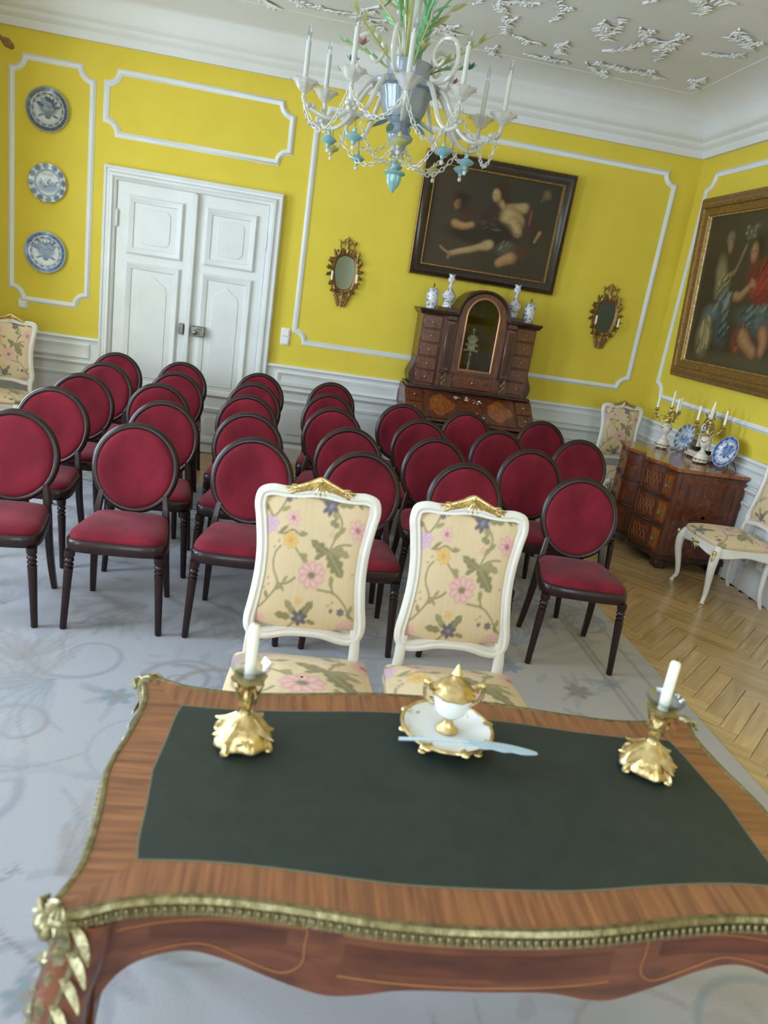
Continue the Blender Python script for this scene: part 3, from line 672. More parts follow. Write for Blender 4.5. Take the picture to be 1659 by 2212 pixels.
# ================================================================== CREAM FLORAL CHAIRS
def floral_canvas():
    c = Canvas(1, 1.2, 150, 180, (214, 190, 152)); G1, G2, PK, PD, NV, NL, YE, YD, ST = (140, 130, 84), (114, 108, 68), (222, 174, 168), (192, 122, 130), (62, 62, 92), (112, 112, 140), (222, 180, 96), (190, 140, 60), (128, 116, 78)
    rs = random.Random(2)
    P = lambda u, v: (u, v * 1.2)
    for k in range(40): x = rs.random(); c.line([(x, 0), (x, 1.2)], 0.006, (206, 181, 142), 0.4, False)
    def ln(*p, w=0.009): c.line([P(*q) for q in p], w, ST, 0.9)
    ln((0.645, 0.60), (0.70, 0.70), (0.742, 0.80), (0.673, 0.90)); ln((0.133, 0.721), (0.20, 0.71), (0.272, 0.735), (0.35, 0.715), (0.397, 0.728)); ln((0.256, 0.65), (0.33, 0.60), (0.40, 0.55), (0.47, 0.49))
    ln((0.16, 0.62), (0.11, 0.57), (0.107, 0.457), (0.173, 0.343), (0.12, 0.24), (0.046, 0.141)); ln((0.173, 0.343), (0.24, 0.345), (0.30, 0.375), (0.34, 0.41)); ln((0.58, 0.35), (0.66, 0.33), (0.76, 0.30), (0.851, 0.226), (0.90, 0.15), (0.947, 0.092)); ln((0.74, 0.305), (0.715, 0.37), (0.73, 0.41))
    ln((0.235, 0.995), (0.182, 0.909), (0.093, 0.85), (0.05, 0.93)); ln((0.436, 0.129), (0.38, 0.08), (0.332, 0.03)); ln((0.645, 0.61), (0.76, 0.655), (0.87, 0.68))
    for u, v, a, l, w, lb in ((0.64, 0.62, -0.9, 0.30, 0.16, 4), (0.66, 0.60, 2.55, 0.24, 0.10, 3), (0.66, 0.62, -0.15, 0.22, 0.10, 3), (0.62, 0.62, 3.6, 0.12, 0.06, 2), (0.72, 0.78, 2.5, 0.12, 0.06, 2), (0.68, 0.70, 0.8, 0.15, 0.06, 2), (0.67, 0.94, 0.1, 0.16, 0.08, 2), (0.60, 0.97, 2.6, 0.14, 0.07, 2), (0.64, 0.90, -1.0, 0.10, 0.05, 2), (0.40, 0.60, -1.2, 0.10, 0.06, 2), (0.35, 0.57, 0.3, 0.10, 0.05, 2),
                             (0.14, 0.72, 0.5, 0.10, 0.035, 0), (0.34, 0.73, 0.2, 0.09, 0.035, 0), (0.45, 0.16, 0.9, 0.16, 0.09, 2), (0.40, 0.14, 2.4, 0.17, 0.08, 2), (0.36, 0.12, 3.2, 0.16, 0.08, 2), (0.50, 0.12, -0.4, 0.10, 0.05, 2), (0.71, 0.35, 1.6, 0.11, 0.05, 2), (0.90, 0.14, 1.2, 0.10, 0.04, 0), (0.93, 0.10, 2.2, 0.09, 0.04, 0), (0.10, 0.22, 2.0, 0.08, 0.035, 0), (0.15, 0.29, 0.6, 0.09, 0.035, 0), (0.22, 0.35, 1.0, 0.08, 0.03, 0), (0.20, 0.34, -0.9, 0.08, 0.03, 0), (0.06, 0.90, 2.3, 0.10, 0.05, 0), (0.16, 0.87, 0.3, 0.09, 0.04, 0), (0.92, 0.97, 2.8, 0.10, 0.05, 2)):
        c.leaf(P(u, v), a, l, w, G1 if rs.random() < 0.6 else G2, (150, 146, 96), lb)
    c.flower(P(0.505, 0.455), 0.135, PK, PD, (110, 106, 66), 9, 0.2, 0.8); c.flower(P(0.902, 0.803), 0.09, PK, PD, (160, 90, 110), 7); c.flower(P(0.06, 0.794), 0.08, (206, 168, 196), (178, 130, 164), None, 7); c.flower(P(0.272, 0.818), 0.065, (224, 178, 178), PD, (170, 90, 110), 6)
    c.flower(P(0.256, 0.66), 0.075, YE, YD, (206, 150, 70), 7); c.flower(P(0.403, 0.25), 0.04, YE, YD, None, 5); c.flower(P(0.88, 0.03), 0.08, (226, 180, 176), PD, None, 7); c.flower(P(0.05, 0.05), 0.06, (226, 176, 176), PD, None, 6); c.flower(P(0.653, 0.741), 0.03, PK, PD, None, 5)
    for u, v, r in ((0.615, 0.939, 0.075), (0.436, 0.13, 0.075), (0.823, 0.163, 0.038), (0.23, 0.945, 0.032), (0.73, 0.18, 0.022), (0.28, 0.96, 0.02)): c.flower(P(u, v), r, NV, (46, 46, 66), NL, 6, 0.4)
    for u, v in ((0.14, 0.66), (0.10, 0.62), (0.07, 0.38), (0.09, 0.33), (0.05, 0.30), (0.93, 0.46), (0.70, 0.22), (0.74, 0.24)): c.ell(P(u, v), 0.014, 0.010, 0.5, ST, 0.4, 0.8)
    for k in range(1):
        p = np.pad(c.img, ((1, 1), (1, 1), (0, 0)), 'edge'); c.img = (p[:-2, 1:-1] + p[2:, 1:-1] + p[1:-1, :-2] + p[1:-1, 2:] + 4 * p[1:-1, 1:-1]) / 8
    c.img = 0.86 * c.img + 0.14 * lin((214, 190, 152))
    return c
FLORAL = floral_canvas()
def floral_chair():
    t = thing('floral_chair', '', 'chair')
    ly = lambda z: 0.215 + (z - 0.5) * 0.13
    lean = lambda a, b, h: (a, ly(b) - h, b)
    half_ = [(0.0, 0.525), (0.06, 0.522), (0.12, 0.508), (0.165, 0.507), (0.198, 0.53), (0.207, 0.575), (0.196, 0.65), (0.187, 0.74), (0.188, 0.83), (0.200, 0.92), (0.209, 0.975), (0.198, 1.018), (0.160, 1.034), (0.115, 1.032), (0.07, 1.034), (0.03, 1.040), (0.0, 1.042)]
    ol = [(-x, z) for x, z in half_[1:-1]][::-1]
    out = catmull(half_ + [(-x, z) for x, z in reversed(half_[1:-1])], 4, True)
    MB().mould(out, [(0.0, -0.014), (0.004, 0.004), (-0.004, 0.016), (-0.014, 0.019), (-0.022, 0.014), (-0.030, 0.016), (-0.036, 0.006), (-0.036, -0.012), (0.0, -0.014)], lean).build('back_frame', CREAMW, t)
    # padded back
    nx, ny = 96, 118; zs = np.array([p[1] for p in half_[4:12]]); ws = np.array([p[0] for p in half_[4:12]]) - 0.024
    U, V = np.meshgrid(np.linspace(0, 1, nx), np.linspace(0, 1, ny))
    zb = 0.545 - 0.012 * np.cos(PI * (2 * U - 1)) ; zt = 1.000 + 0.018 * (1 - (2 * U - 1) ** 2) - 0.012 * np.cos(2 * PI * (2 * U - 1))
    Z = zb + (zt - zb) * V; W = np.interp(0.53 + (1.0 - 0.53) * V, zs, ws); Xx = (2 * U - 1) * W
    dome = (1 - np.abs(2 * U - 1) ** 5) ** 0.6 * (1 - np.abs(2 * V - 1) ** 6) ** 0.6
    Yy = ly(Z) - (-0.004 + 0.030 * dome)
    mb = MB().grid(np.stack([Xx, Yy, Z], -1)); cols = FLORAL.sample(U, V * 1.2).reshape(-1, 3)
    mb.build('backrest', FABRIC, t, 0, cols)
    MB().prism([(x * 0.9, 0.775 + (z - 0.775) * 0.92) for x, z in out], lean, -0.012, -0.016).build('back_panel', CREAMF, t)
    # crest of gilt carving
    mb = MB()
    for s_ in (-1, 1):
        mb.tube(catmull([lean(s_ * 0.115, 1.022, 0.016), lean(s_ * 0.08, 1.040, 0.017), lean(s_ * 0.045, 1.054, 0.017), lean(0, 1.074, 0.016)], 4), [0.003, 0.004, 0.0045, 0.005, 0.0055, 0.006, 0.006, 0.0065, 0.007, 0.007, 0.0075, 0.008, 0.008], 7)
        for k in range(5):
            mb.leaf(lean(s_ * (0.016 + 0.016 * k), 1.050 - 0.006 * k, 0.018), (s_ * 0.8, 0, -0.55 + 0.05 * k), (0, -1, 0.1), 0.034 - 0.002 * k, 0.014, 0.006, 0.05)
    mb.prism(catmull([(-0.095, 1.026), (-0.05, 1.030), (0, 1.022), (0.05, 1.030), (0.095, 1.026), (0.05, 1.052), (0, 1.078), (-0.05, 1.052)], 4, True), lean, 0.006, 0.017)
    for a in (-1.05, -0.7, -0.35, 0, 0.35, 0.7, 1.05): mb.leaf(lean(0, 1.066, 0.018), (math.sin(a), 0, -math.cos(a)), (0, -1, 0), 0.052, 0.018, 0.009, 0.06)
    for s_ in (-1, 1):
        for k in range(4): mb.leaf(lean(s_ * (0.03 + 0.018 * k), 1.040 - 0.002 * k, 0.017), (s_, 0, 0.35 - 0.3 * (k % 2)), (0, -1, 0.1), 0.036, 0.016, 0.007, 0.1)
        mb.tube([lean(s_ * 0.092 + s_ * 0.008 * math.cos(q_), 1.032 + 0.008 * math.sin(q_), 0.018) for q_ in np.linspace(0, 5.5, 12)], 0.0032, 6)
    mb.ell(lean(0, 1.066, 0.018), (0.012, 0.008, 0.010)); mb.build('crest', GILT, t)
    for s_ in (-1, 1):   # stiles between seat and back
        MB().rsq([(s_ * 0.185, 0.205, 0.42), (s_ * 0.182, 0.205, 0.49), (s_ * 0.178, ly(0.56), 0.56)], 0.034, 0.028).build('back_post', CREAMW, t)
    # seat
    out = catmull([(0.0, -0.245), (0.12, -0.24), (0.212, -0.215), (0.247, -0.14), (0.245, -0.02), (0.235, 0.12), (0.225, 0.21), (0.15, 0.228), (0.0, 0.23), (-0.15, 0.228), (-0.225, 0.21), (-0.235, 0.12), (-0.245, -0.02), (-0.247, -0.14), (-0.212, -0.215), (-0.12, -0.24)], 5, True)
    N = len(out); mb = MB(); vs = []
    for i, p in enumerate(out):        # scalloped rail
        a = math.atan2(p[1], p[0]); dip = 0.012 * math.cos(4 * a) if True else 0
        n = np.array([p[0], p[1]]) / np.hypot(*p)
        for o, z in ((-0.03, 0.365), (-0.002, 0.350 + dip), (0.004, 0.358 + dip), (0.0, 0.372 + dip), (0.0, 0.405), (-0.01, 0.412), (-0.03, 0.412)): vs.append((p[0] + o * n[0], p[1] + o * n[1], z))
    mb.add(vs, [(i * 7 + k, ((i + 1) % N) * 7 + k, ((i + 1) % N) * 7 + k + 1, i * 7 + k + 1) for i in range(N) for k in range(6)]); mb.build('seat_rail', CREAMW, t)
    nr = 60; sc = np.concatenate([[0.95, 0.985, 0.995], np.linspace(0.985, 0.02, nr)]); zz = np.concatenate([[0.405, 0.415, 0.432], 0.440 + 0.048 * (1 - np.linspace(0.985, 0.02, nr) ** 2.4)])
    fine = catmull(out, 2, True); A = np.array(fine)
    X = np.stack([sc[:, None] * A[None, :, 0], sc[:, None] * A[None, :, 1], np.broadcast_to(zz[:, None], (len(sc), len(A)))], -1)
    cols = FLORAL.sample(0.5 + X[..., 0] / 0.54, 1.2 * (0.52 + X[..., 1] / 0.54)).reshape(-1, 3)
    MB().grid(X, True).build('seat', FABRIC, t, 0, cols)
    for s_ in (-1, 1):
        P = catmull([(s_ * 0.205, -0.195, 0.405), (s_ * 0.228, -0.222, 0.34), (s_ * 0.226, -0.222, 0.25), (s_ * 0.208, -0.203, 0.14), (s_ * 0.20, -0.195, 0.06), (s_ * 0.212, -0.208, 0.02), (s_ * 0.216, -0.212, 0.0)], 4)
        n = len(P); rr = np.interp(np.arange(n) / (n - 1), [0, 0.2, 0.5, 0.75, 0.88, 1], [0.030, 0.030, 0.020, 0.014, 0.013, 0.019])
        lg = MB().tube(P, list(rr), 10).clamp().build('leg', CREAMW, t)
        mb = MB()
        for a in (-0.5, 0, 0.5): mb.leaf((s_ * 0.245, -0.246, 0.385), (s_ * 0.1 + a * 0.4, -0.1 - a * s_ * 0.4, -1), (s_ * 0.7, -0.7, 0.1), 0.07, 0.022, 0.008, -0.1)
        mb.ell((s_ * 0.243, -0.243, 0.375), (0.014, 0.014, 0.02)); mb.build('knee_mount', GILT, lg)
        P = catmull([(s_ * 0.195, 0.205, 0.42), (s_ * 0.195, 0.200, 0.25), (s_ * 0.2, 0.205, 0.10), (s_ * 0.205, 0.235, 0.0)], 5)
        n = len(P); MB().tube(P, [0.021 - 0.008 * i / n for i in range(n)], 10).clamp().build('leg', CREAMW, t)
    mb = MB()
    for s_ in (-1, 1):
        for k in range(3): mb.leaf((s_ * 0.004, -0.25, 0.375), (s_ * (0.9 - 0.3 * k), 0, 0.2 - 0.5 * k), (0, -1, 0), 0.05, 0.018, 0.008)
    mb.build('rail_carving', GILT, t)
    return t
CREAMW = noise_mat('cream_lacquer', (226, 220, 210), (218, 210, 198), (12, 12, 12), 0.35)
CREAMF = noise_mat('cream_lining', (214, 196, 158), (206, 186, 148), (12, 12, 12), 0.8)
fp = floral_chair(); G = 'cream floral chairs'
fp.location = (0.130, 2.085, RUGZ); fp['group'] = G
fp['label'] = 'white-framed floral chair behind the desk, facing the candlestick on the window side'
dup(fp, (0.656, 2.085, RUGZ), 0.0, 'white-framed floral chair behind the desk, facing the gilt inkwell', G)
dup(fp, (3.14, 4.565, 0.0005), -PI / 2, 'white-framed floral chair against the right wall beside the side of the commode', G)
dup(fp, (3.10, 6.33, 0.0005), 0.03, 'white-framed floral chair in the room corner between commode and cabinet', G)
dup(fp, (-2.39, 6.33, 0.0005), 0.0, 'white-framed floral chair under the three blue and white wall plates', G)
dup(fp, (-2.43, 5.62, 0.0005), PI / 2, 'white-framed floral chair along the window wall, only its seat edge showing', G)
# ================================================================== WRITING DESK
DH = 0.7505
CROSS = noise_mat('crossbanded_rosewood', (168, 100, 56), (110, 58, 32), (26, 26, 26), 0.33, dist=0.6, detail=5, lo=0.25, hi=0.75, coat=0.25)
CROSSY = noise_mat('crossband_short_grain', (158, 103, 62), (100, 60, 38), (70, 4, 4), 0.32, dist=0.5, detail=6, lo=0.28, hi=0.72, coat=0.2)
CROSSX = noise_mat('crossband_side_grain', (158, 103, 62), (100, 60, 38), (4, 70, 4), 0.32, dist=0.5, detail=6, lo=0.28, hi=0.72, coat=0.2)
APRONW = noise_mat('kingwood', (122, 70, 46), (84, 46, 32), (5, 30, 22), 0.35, dist=1.5, detail=6, coat=0.25)
INLAY = noise_mat('dark_inlay', (104, 54, 34), (66, 34, 24), (6, 40, 24), 0.35, coat=0.25)
EDGE_SHADED = noise_mat('shaded_edge_bronze', (150, 138, 100), (98, 88, 58), (60, 60, 60), 0.36, 0.85, bump=0.15, bscale=90)  # darkened copy of the bronze; shade along the front edge put into the colour
STRING = base_mat('boxwood_stringing', (170, 112, 66), 0.4)[0]
GILTLINE = base_mat('tooled_line', (112, 106, 84), 0.5)[0]
desk = thing('writing_desk', 'serpentine wooden writing desk with green leather top and bronze mounts', 'desk', (0.42, 1.235, RUGZ))
# plan outline, symmetric: eared corners, bowed long sides (local coords)
q = [(0.0, -0.352), (0.16, -0.345), (0.34, -0.318), (0.47, -0.306), (0.58, -0.316), (0.64, -0.338), (0.678, -0.345), (0.694, -0.322), (0.684, -0.285), (0.674, -0.23), (0.680, -0.12), (0.694, 0.0)]
right = q + [(x, -y) for x, y in reversed(q[:-1])]
outl = right[:-1] + [(-x, y) for x, y in reversed(right)][:-1]
OUT = catmull(outl, 4, True)
def inset(P, d):
    N = len(P); R_ = []
    for i in range(N):
        a = P[i] - P[i - 1]; b = P[(i + 1) % N] - P[i]; m = np.array([a[1] + b[1], -a[0] - b[0]]); m = m / (np.linalg.norm(m) + 1e-9); R_.append(P[i] - m * d)
    return R_
INN = inset(OUT, 0.012); topo = MB().prism(INN, onfloor, DH - 0.03, DH - 0.0025).build('top', CROSS, desk)
lq = [(0.0, -0.262), (0.16, -0.258), (0.34, -0.236), (0.47, -0.226), (0.585, -0.228)]
lr = [(0.592, -0.18), (0.596, -0.10), (0.604, 0.0)]
LR = catmull(lq, 5) + catmull([lq[-1]] + lr, 4)[1:]
LQ = LR + [np.array([p[0], -p[1]]) for p in reversed(LR[:-1])]
LEA = LQ[:-1] + [np.array([-p[0], p[1]]) for p in reversed(LQ)][:-1]
def nearest(P, q_): return int(np.argmin([np.hypot(p[0] - q_[0], p[1] - q_[1]) for p in P]))
def arc(P, i, j): return [P[k % len(P)] for k in range(i, (j if j >= i else j + len(P)) + 1)]
oc = [nearest(INN, c_) for c_ in ((-0.68, -0.335), (0.68, -0.335), (0.68, 0.335), (-0.68, 0.335))]
lc = [nearest(LEA, c_) for c_ in ((-0.585, -0.228), (0.585, -0.228), (0.585, 0.228), (-0.585, 0.228))]
for k in range(4):
    band = arc(INN, oc[k], oc[(k + 1) % 4]) + arc(LEA, lc[k], lc[(k + 1) % 4])[::-1]
    MB().prism(band, onfloor, DH - 0.003, DH - 0.0003).build('veneer_band', CROSSX if k % 2 else CROSSY, topo)
MB().prism(LEA, onfloor, DH - 0.002, DH + 0.0006).build('leather_inset', LEATHER, desk)
MB().mould(LEA, [(0.0, DH - 0.0005), (0.0, DH + 0.0009), (0.003, DH + 0.0009), (0.003, DH - 0.0005)], onfloor).build('tooled_border', GILTLINE, desk)
edge = MB().mould(OUT, [(-0.013, DH - 0.001), (-0.010, DH + 0.002), (-0.003, DH + 0.001), (0.002, DH - 0.006), (0.0, DH - 0.012), (-0.004, DH - 0.014), (0.001, DH - 0.030), (-0.004, DH - 0.034), (-0.02, DH - 0.034)], onfloor).build('bronze_edge', EDGE_SHADED, desk)
bead = MB().ell((0, -0.001, -0.0085), (0.0048, 0.0055, 0.0095), None, 8, 6).mesh('bead', BRONZE)
# gadroon beads along the edge
seg = np.array([p for p in OUT] + [OUT[0]]); d = np.hypot(*np.diff(seg, axis=0).T); cum = np.concatenate([[0], np.cumsum(d)]); tot = cum[-1]; nb = 288
for k in range(nb):
    s_ = (k + 0.5) * tot / nb; i = min(np.searchsorted(cum, s_) - 1, len(d) - 1); t_ = (s_ - cum[i]) / d[i]; p = seg[i] * (1 - t_) + seg[i + 1] * t_; dr = (seg[i + 1] - seg[i]) / d[i]
    place('bead', bead, edge, (p[0], p[1], DH - 0.012), (0, 0, math.atan2(dr[1], dr[0])))
# aprons: front/back long, two sides; scalloped lower edge
def apron(path, zlow, name, n=60, thick=0.022):
    P = catmull(path, 10); N = len(P); vs = []; s = np.linspace(0, 1, N)
    for i in range(N):
        a = P[max(i - 1, 0)]; b = P[min(i + 1, N - 1)]; dd = b - a; nn = np.array([dd[1], -dd[0]]); nn /= np.linalg.norm(nn)
        zl = zlow(s[i])
        for o, z in ((0, DH - 0.03), (0, zl + 0.004), (-0.004, zl), (-thick, zl), (-thick, DH - 0.03)): vs.append((P[i][0] + o * nn[0], P[i][1] + o * nn[1], z))
    mb = MB(); mb.add(vs, [(i * 5 + k, i * 5 + 5 + k, i * 5 + 6 + k, i * 5 + 1 + k) for i in range(N - 1) for k in range(4)] + [(0, 1, 2, 3, 4), tuple(range(N * 5 - 5, N * 5))[::-1]])
    return mb.build(name, APRONW, desk), P
zs_ = [(0.0, 0.46), (0.045, 0.535), (0.10, 0.592), (0.175, 0.617), (0.24, 0.600), (0.30, 0.570), (0.345, 0.553), (0.375, 0.563), (0.41, 0.583), (0.45, 0.590), (0.5, 0.590)]
zx = np.array([a for a, _ in zs_]); zy = np.array([b for _, b in zs_])
zx_f = np.array([p[0] for p in catmull(zs_, 6)]); zy_f = np.array([p[1] for p in catmull(zs_, 6)])
low = lambda s: float(np.interp(0.5 - abs(0.5 - s), zx_f, zy_f))
fpth = [(-0.645, -0.312), (-0.58, -0.292), (-0.47, -0.282), (-0.34, -0.292), (-0.16, -0.318), (0.0, -0.325), (0.16, -0.318), (0.34, -0.292), (0.47, -0.282), (0.58, -0.292), (0.645, -0.312)]
ap, FP = apron(fpth, low, 'apron')
def on_front(x, z, h):
    y = np.interp(x, [p[0] for p in FP], [p[1] for p in FP]); return (x, y - h, z)
def patch(x0, x1, zf0, zf1, mat, name, h=0.0006, parent=None):
    xs = np.linspace(x0, x1, 24); X = np.array([[on_front(x, zf0(x) + (zf1(x) - zf0(x)) * v, h) for x in xs] for v in (0, 1)]); return MB().grid(X).build(name, mat, parent or ap)
patch(-0.235, 0.235, lambda x: 0.622, lambda x: 0.672, INLAY, 'inlay_panel')
def stringline(P, name='stringing'):
    MB().tube([on_front(x, z, 0.0005) for x, z in P], 0.0012, 5).build(name, STRING, ap)
stringline([(x, 0.690) for x in np.linspace(-0.24, 0.24, 20)]); stringline([(x, 0.604) for x in np.linspace(-0.24, 0.24, 20)])
for s_ in (-1, 1):
    stringline([(s_ * x, z) for x, z in catmull([(0.60, 0.675), (0.45, 0.690), (0.32, 0.690), (0.300, 0.688), (0.300, 0.66), (0.302, 0.615), (0.335, 0.592), (0.40, 0.612), (0.47, 0.638), (0.56, 0.622)], 5)])
    patch(s_ * 0.44 - 0.11, s_ * 0.44 + 0.11, lambda x: 0.648, lambda x: 0.68, INLAY, 'inlay_panel')
apron([(0.645, 0.312), (0.4, 0.285), (0.0, 0.325), (-0.4, 0.285), (-0.645, 0.312)], low, 'apron')
lows = lambda s: 0.60 - 0.16 * abs(2 * s - 1) ** 3
apron([(0.648, -0.305), (0.638, -0.2), (0.655, 0.0), (0.638, 0.2), (0.648, 0.305)], lows, 'apron'); apron([(-0.648, 0.305), (-0.638, 0.2), (-0.655, 0.0), (-0.638, -0.2), (-0.648, -0.305)], lows, 'apron')
# cabriole legs with bronze corner mounts, knee leaves and sabots
for sx in (-1, 1):
    for sy in (-1, 1):
        P = catmull([(sx * 0.638, sy * 0.302, DH - 0.03), (sx * 0.648, sy * 0.310, 0.66), (sx * 0.668, sy * 0.328, 0.58), (sx * 0.670, sy * 0.330, 0.50), (sx * 0.648, sy * 0.305, 0.36), (sx * 0.622, sy * 0.280, 0.20), (sx * 0.618, sy * 0.275, 0.09), (sx * 0.640, sy * 0.295, 0.03), (sx * 0.652, sy * 0.305, 0.0)], 4)
        n = len(P); rr = np.interp(np.arange(n) / (n - 1), [0, 0.15, 0.35, 0.6, 0.8, 0.9, 1], [0.040, 0.042, 0.040, 0.026, 0.019, 0.018, 0.024])
        lg = MB().tube(P, list(rr), 12, upv=(sx, sy, 0)).clamp().build('leg', APRONW, desk)
        D2 = Vector((sx, sy, 0)).normalized(); T2 = Vector((-sy, sx, 0)).normalized()
        mb = MB()                                            # corner shell on the top edge
        c0 = Vector((sx * 0.688, sy * 0.338, DH - 0.014))
        for k in range(7):
            a = (k - 3) * 0.42; mb.leaf(c0 - D2 * 0.018 + Vector((0, 0, 0.014)), D2 * math.cos(a) + T2 * math.sin(a), (0, 0, 1), 0.042, 0.018, 0.008, -0.35)
        for k in (-1, 1): mb.tube([c0 + T2 * k * 0.012 + D2 * 0.006 + Vector((0, 0, 0.008)), c0 + T2 * k * 0.03 + Vector((0, 0, 0.012)), c0 + T2 * k * 0.036 - D2 * 0.018 + Vector((0, 0, 0.006))], [0.007, 0.006, 0.004], 6)
        mb.ell(tuple(c0 + D2 * 0.008), (0.016, 0.016, 0.015)); mb.ell(tuple(c0 + D2 * 0.006 + Vector((0, 0, -0.02))), (0.012, 0.012, 0.014))
        mb.build('corner_shell', BRONZE, desk)
        mb = MB()                                            # leafy chute down the knee
        for k in range(9):
            z = 0.725 - 0.042 * k; p = Vector((np.interp(z, [q_[2] for q_ in P[::-1]], [q_[0] for q_ in P[::-1]]), np.interp(z, [q_[2] for q_ in P[::-1]], [q_[1] for q_ in P[::-1]]), z))
            w = 0.043 - 0.0016 * k
            mb.leaf(p + D2 * w, Vector((0, 0, -1)), D2, 0.08, 0.046, 0.014, 0.05)
            for s2 in (-1, 1): mb.leaf(p + D2 * w * 0.82 + T2 * s2 * 0.018, Vector((0, 0, -0.8 + 0.15 * (k % 3))) + T2 * s2 * 0.7, D2 + T2 * s2 * 0.5, 0.058, 0.028, 0.010, 0.0)
        for s2 in (-1, 1):
            Q = []
            for z in np.linspace(0.72, 0.40, 12):
                p = Vector((np.interp(z, [q_[2] for q_ in P[::-1]], [q_[0] for q_ in P[::-1]]), np.interp(z, [q_[2] for q_ in P[::-1]], [q_[1] for q_ in P[::-1]]), z)); Q.append(p + D2 * 0.032 + T2 * s2 * (0.030 - 0.04 * (0.72 - z)))
            mb.tube(Q, 0.005, 6)
        mb.build('knee_mount', BRONZE, lg)
        MB().lathe([(0.026, 0.0), (0.030, 0.006), (0.027, 0.02), (0.022, 0.045), (0.021, 0.06), (0.018, 0.065)], 14, (sx * 0.645, sy * 0.30, 0)).build('sabot', BRONZE, lg)

DH = 0.7505 + RUGZ
# ------------------------------------------------------------------ candlesticks on the desk
def candlestick():
    t = thing('candlestick', '', 'candlestick', (0, 0, 0))
    sq4 = lambda a, z: (0.16 * abs(math.sin(2 * a + 0.3)) + 0.05 * math.sin(9 * a)) * max(0, 1 - z / 0.07)
    MB().lathe([(0.050, 0.006), (0.056, 0.010), (0.056, 0.018), (0.050, 0.026), (0.047, 0.036), (0.036, 0.050), (0.022, 0.060), (0.014, 0.068)], 40, (0, 0, 0), None, sq4).clamp(0.001).build('base', GILT, t)
    mb = MB()
    for k in range(4):
        a = PI / 4 + k * PI / 2 + 0.25; c, s_ = math.cos(a), math.sin(a)
        mb.leaf((0.018 * c, 0.018 * s_, 0.058), (c, s_, -0.75), (c, s_, 1), 0.060, 0.030, 0.008, 0.18)
        mb.tube(catmull([(0.046 * c, 0.046 * s_, 0.030), (0.062 * c, 0.062 * s_, 0.020), (0.068 * c, 0.068 * s_, 0.006), (0.06 * c, 0.06 * s_, 0.004)], 4), [0.006] * 13, 7)
        mb.ell((0.063 * c, 0.063 * s_, 0.007), (0.010, 0.010, 0.007))
        b2 = a + PI / 4; mb.leaf((0.03 * math.cos(b2), 0.03 * math.sin(b2), 0.045), (math.cos(b2), math.sin(b2), -0.9), (math.cos(b2), math.sin(b2), 1), 0.040, 0.034, 0.008, 0.15)
        mb.tube(catmull([(0.030 * math.cos(b2 + s3 * 0.3), 0.030 * math.sin(b2 + s3 * 0.3), 0.046 - 0.012 * abs(s3)) if False else ((0.05) * math.cos(b2 + s3 * 0.45), 0.05 * math.sin(b2 + s3 * 0.45), 0.030 - 0.008 * abs(s3)) for s3 in (-1, 0, 1)], 4), 0.004, 6)
    mb.clamp(0.0005).build('scroll_feet', GILT, t)
    st = MB().lathe([(0.014, 0.064), (0.010, 0.074), (0.009, 0.086), (0.013, 0.094), (0.020, 0.104), (0.022, 0.114), (0.018, 0.122), (0.014, 0.130), (0.016, 0.138), (0.024, 0.144), (0.034, 0.150), (0.036, 0.154), (0.028, 0.155), (0.013, 0.155)], 24, (0, 0, 0), None, lambda a, z: 0.10 * math.sin(6 * a + 40 * z)).build('stem', GILT, t)
    mb = MB()
    for k in range(5):
        a = k * 2 * PI / 5; mb.leaf((0.012 * math.cos(a), 0.012 * math.sin(a), 0.09), (math.cos(a) * 0.25, math.sin(a) * 0.25, 1), (math.cos(a), math.sin(a), 0.1), 0.052, 0.020, 0.007, 0.12)
    mb.build('stem_leaf', GILT, st)
    MB().lathe([(0.014, 0.1555), (0.022, 0.157), (0.034, 0.166), (0.041, 0.180), (0.043, 0.184), (0.041, 0.1845), (0.036, 0.176), (0.030, 0.168), (0.014, 0.161)], 28, (0, 0, 0), None, lambda a, z: 0.05 * math.sin(10 * a) * max(0, (z - 0.16) / 0.025)).build('glass_drip_pan', CLEAR, t)
    return t
cs = candlestick(); cs.location = (-0.022, 1.345, DH + 0.0012); cs['group'] = 'gilt candlesticks on the desk'
cs['label'] = 'gilt rococo candlestick on the desk corner near the windows'
dup(cs, (0.888, 1.345, DH + 0.0012), 0.9, 'gilt rococo candlestick on the desk corner near the parquet', 'gilt candlesticks on the desk')
def candle(x, y, z, h, r, label, group, lean=0.0, tip=False):
    pr = [(r, 0), (r, h - 0.008), (r * 0.85, h - 0.003), (r * 0.4, h)] if not tip else [(r * 1.05, 0), (r, h * 0.8), (r * 0.8, h * 0.92), (r * 0.35, h * 0.985), (0.0015, h)]
    o = thing('candle', label, 'candle', (x, y, z), 0, group); o.rotation_euler = (0, lean, 0)
    MB().lathe(pr, 16).build('wax', WAX, o); MB().tube([(0, 0, h - 0.001), (0.001, 0, h + 0.007)], 0.0012, 5).build('wick', BLACKM, o)
    return o
candle(-0.022, 1.345, DH + 0.1565, 0.118, 0.0112, 'ivory candle in the desk candlestick near the windows', 'candles on the desk', 0.0)
candle(0.888, 1.345, DH + 0.1565, 0.118, 0.0112, 'ivory candle in the desk candlestick near the parquet', 'candles on the desk', 0.0)
